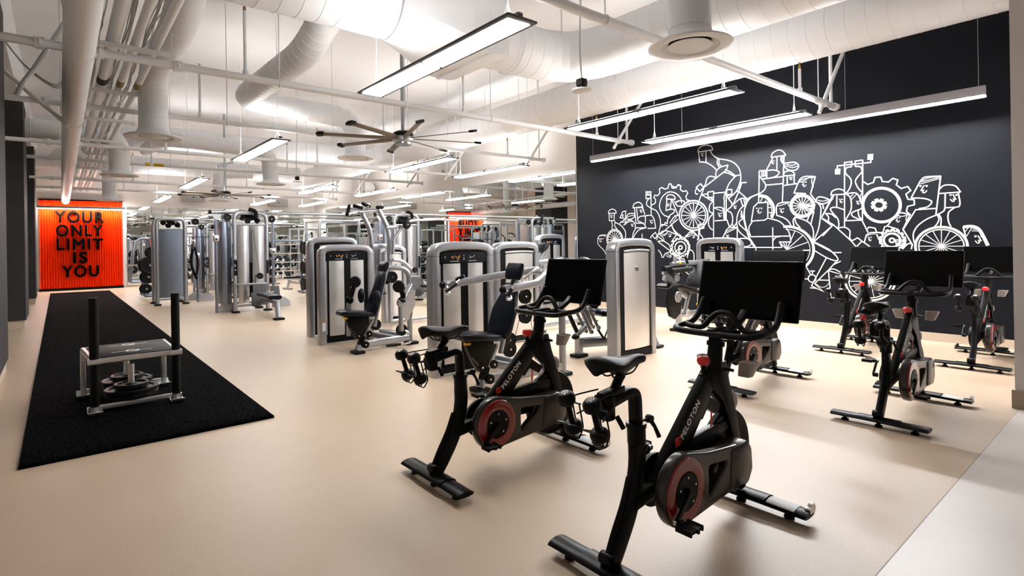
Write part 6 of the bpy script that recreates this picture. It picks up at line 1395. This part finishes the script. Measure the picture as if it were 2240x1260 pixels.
for (x, y, rz, lb) in RK:
    db_rack(lb, x, y, 8, rz)
    for ti, z in enumerate((0.30, 0.62, 0.94)):
        for j in range(9):
            u = -0.98+j*0.245; lx = u; ly = 0.05
            wx = x+lx*math.cos(rz)-ly*math.sin(rz); wy = y+lx*math.sin(rz)+ly*math.cos(rz)
            lab = f'black dumbbell on the {("bottom", "middle", "top")[ti]} shelf, {("first","second","third","fourth","fifth","sixth","seventh","eighth","ninth")[j]} from one end, of the {"right mirror" if rz else ("far right" if x > 6 else "far left")} rack'
            if hexd is None:
                k = MB()
                for s in (-1, 1): k.lathe([(0.001, -0.07), (0.055, -0.07), (0.068, -0.05), (0.068, 0.05), (0.055, 0.07), (0.001, 0.07)], (0, s*0.11, 0), (0, 1, 0), 6)
                k.cyl((0, -0.05, 0), (0, 0.05, 0), 0.016, seg=8); hexd = k.build('dumbbell', M_rub); tag(hexd, lab, 'dumbbell', 'dumbbells on the low racks'); hexd.location = (wx, wy, z+0.09); hexd.rotation_euler = (0.3, 0, rz)
            else:
                o = hexd.copy(); COL.objects.link(o); o.location = (wx, wy, z+0.09); o['label'] = lab; o.rotation_euler = (0.3, 0, rz)
def bench(label, x, y, rz):
    t = thing('weight_bench', label, 'bench', (x, y, 0), rz)
    k = MB(); k.box((0.12, 0, 0.43), (0.85, 0.27, 0.08), bev=0.03); k.build('back_pad', M_vinyl, t); k = MB(); k.box((-0.52, 0, 0.43), (0.36, 0.27, 0.08), bev=0.03); k.build('seat_pad', M_vinyl, t)
    k = MB(); k.bar([(-0.6, 0, 0.36), (0.45, 0, 0.36)], 0.06, 0.06, 0.01); k.bar([(-0.55, 0, 0.36), (-0.62, 0, 0.04)], 0.06, 0.06, 0.01); k.bar([(0.3, 0, 0.36), (0.5, 0, 0.04)], 0.06, 0.06, 0.01); k.bar([(-0.62, -0.25, 0.04), (-0.62, 0.25, 0.04)], 0.06, 0.06, 0.01); k.bar([(0.5, -0.3, 0.04), (0.5, 0.3, 0.04)], 0.06, 0.06, 0.01); k.build('bench_frame', M_silver, t)
    return t
bn = bench('flat dark bench between the barbell rack and the tower behind the arm machine', 6.9, 20.4, 0.3)
dup(bn, (6.4, 23.4, 0), 0.5, 'flat dark bench far back in front of the end mirror')
dup(bn, (8.1, 17.2, 0), 1.2, 'flat dark bench near the right mirror, behind the chin machine')
dup(bn, (5.6, 13.0, 0), 0.1, 'flat dark bench left of the chin machine')
# smith / power racks
def power_rack(label, x, y, rz=0):
    t = thing('power_rack', label, 'power rack', (x, y, 0), rz)
    k = MB()
    for sx in (-0.6, 0.6):
        for sy in (-0.55, 0.55): k.bar([(sx, sy, 0.02), (sx, sy, 2.3)], 0.07, 0.07, 0.01)
        k.bar([(sx, -0.6, 0.05), (sx, 0.6, 0.05)], 0.07, 0.07, 0.01); k.bar([(sx, -0.55, 2.27), (sx, 0.55, 2.27)], 0.06, 0.06, 0.01)
    for sy in (-0.55, 0.55): k.bar([(-0.6, sy, 2.27), (0.6, sy, 2.27)], 0.06, 0.06, 0.01)
    k.build('rack_frame', M_silver, t)
    k = MB(); k.cyl((-1.05, -0.62, 1.25), (1.05, -0.62, 1.25), 0.018, seg=10); k.build('bar', M_chrome, t)
    for s in (-1, 1):
        k = MB(); k.cyl((s*0.76, -0.62, 1.25), (s*0.82, -0.62, 1.25), 0.22, seg=20); k.build('bumper_plate', M_iron, t)
        for z in (0.4, 0.9, 1.5):
            k = MB(); k.cyl((s*0.66, 0.55, z), (s*0.74, 0.55, z), 0.2, seg=20); k.build('stored_plate', M_iron, t)
    return t
pr = power_rack('silver power rack with loaded bar in the far middle of the room', 6.4, 16.2)
dup(pr, (4.7, 23.6, 0), 0, 'silver power rack with loaded bar in front of the far mirror')
dup(pr, (8.2, 23.4, 0), 0, 'silver power rack with loaded bar near the white door')
# second multi station to the right, near the mirror
c0 = [o for o in S.objects if o.name.startswith('cable_station') and o.parent is None]
move_copy(c0[0], 3.75, -0.7, 'silver cable station with twin shrouds seen behind the chin machine')
w = bpy.data.worlds.new('world'); S.world = w; w.use_nodes = True
w.node_tree.nodes['Background'].inputs['Color'].default_value = (1, 0.98, 0.95, 1)
w.node_tree.nodes['Background'].inputs['Strength'].default_value = 0.3
S.cycles.max_bounces = 8; S.cycles.diffuse_bounces = 4; S.cycles.glossy_bounces = 5
S.cycles.sample_clamp_indirect = 8.0
S.cycles.caustics_reflective = False; S.cycles.caustics_refractive = False
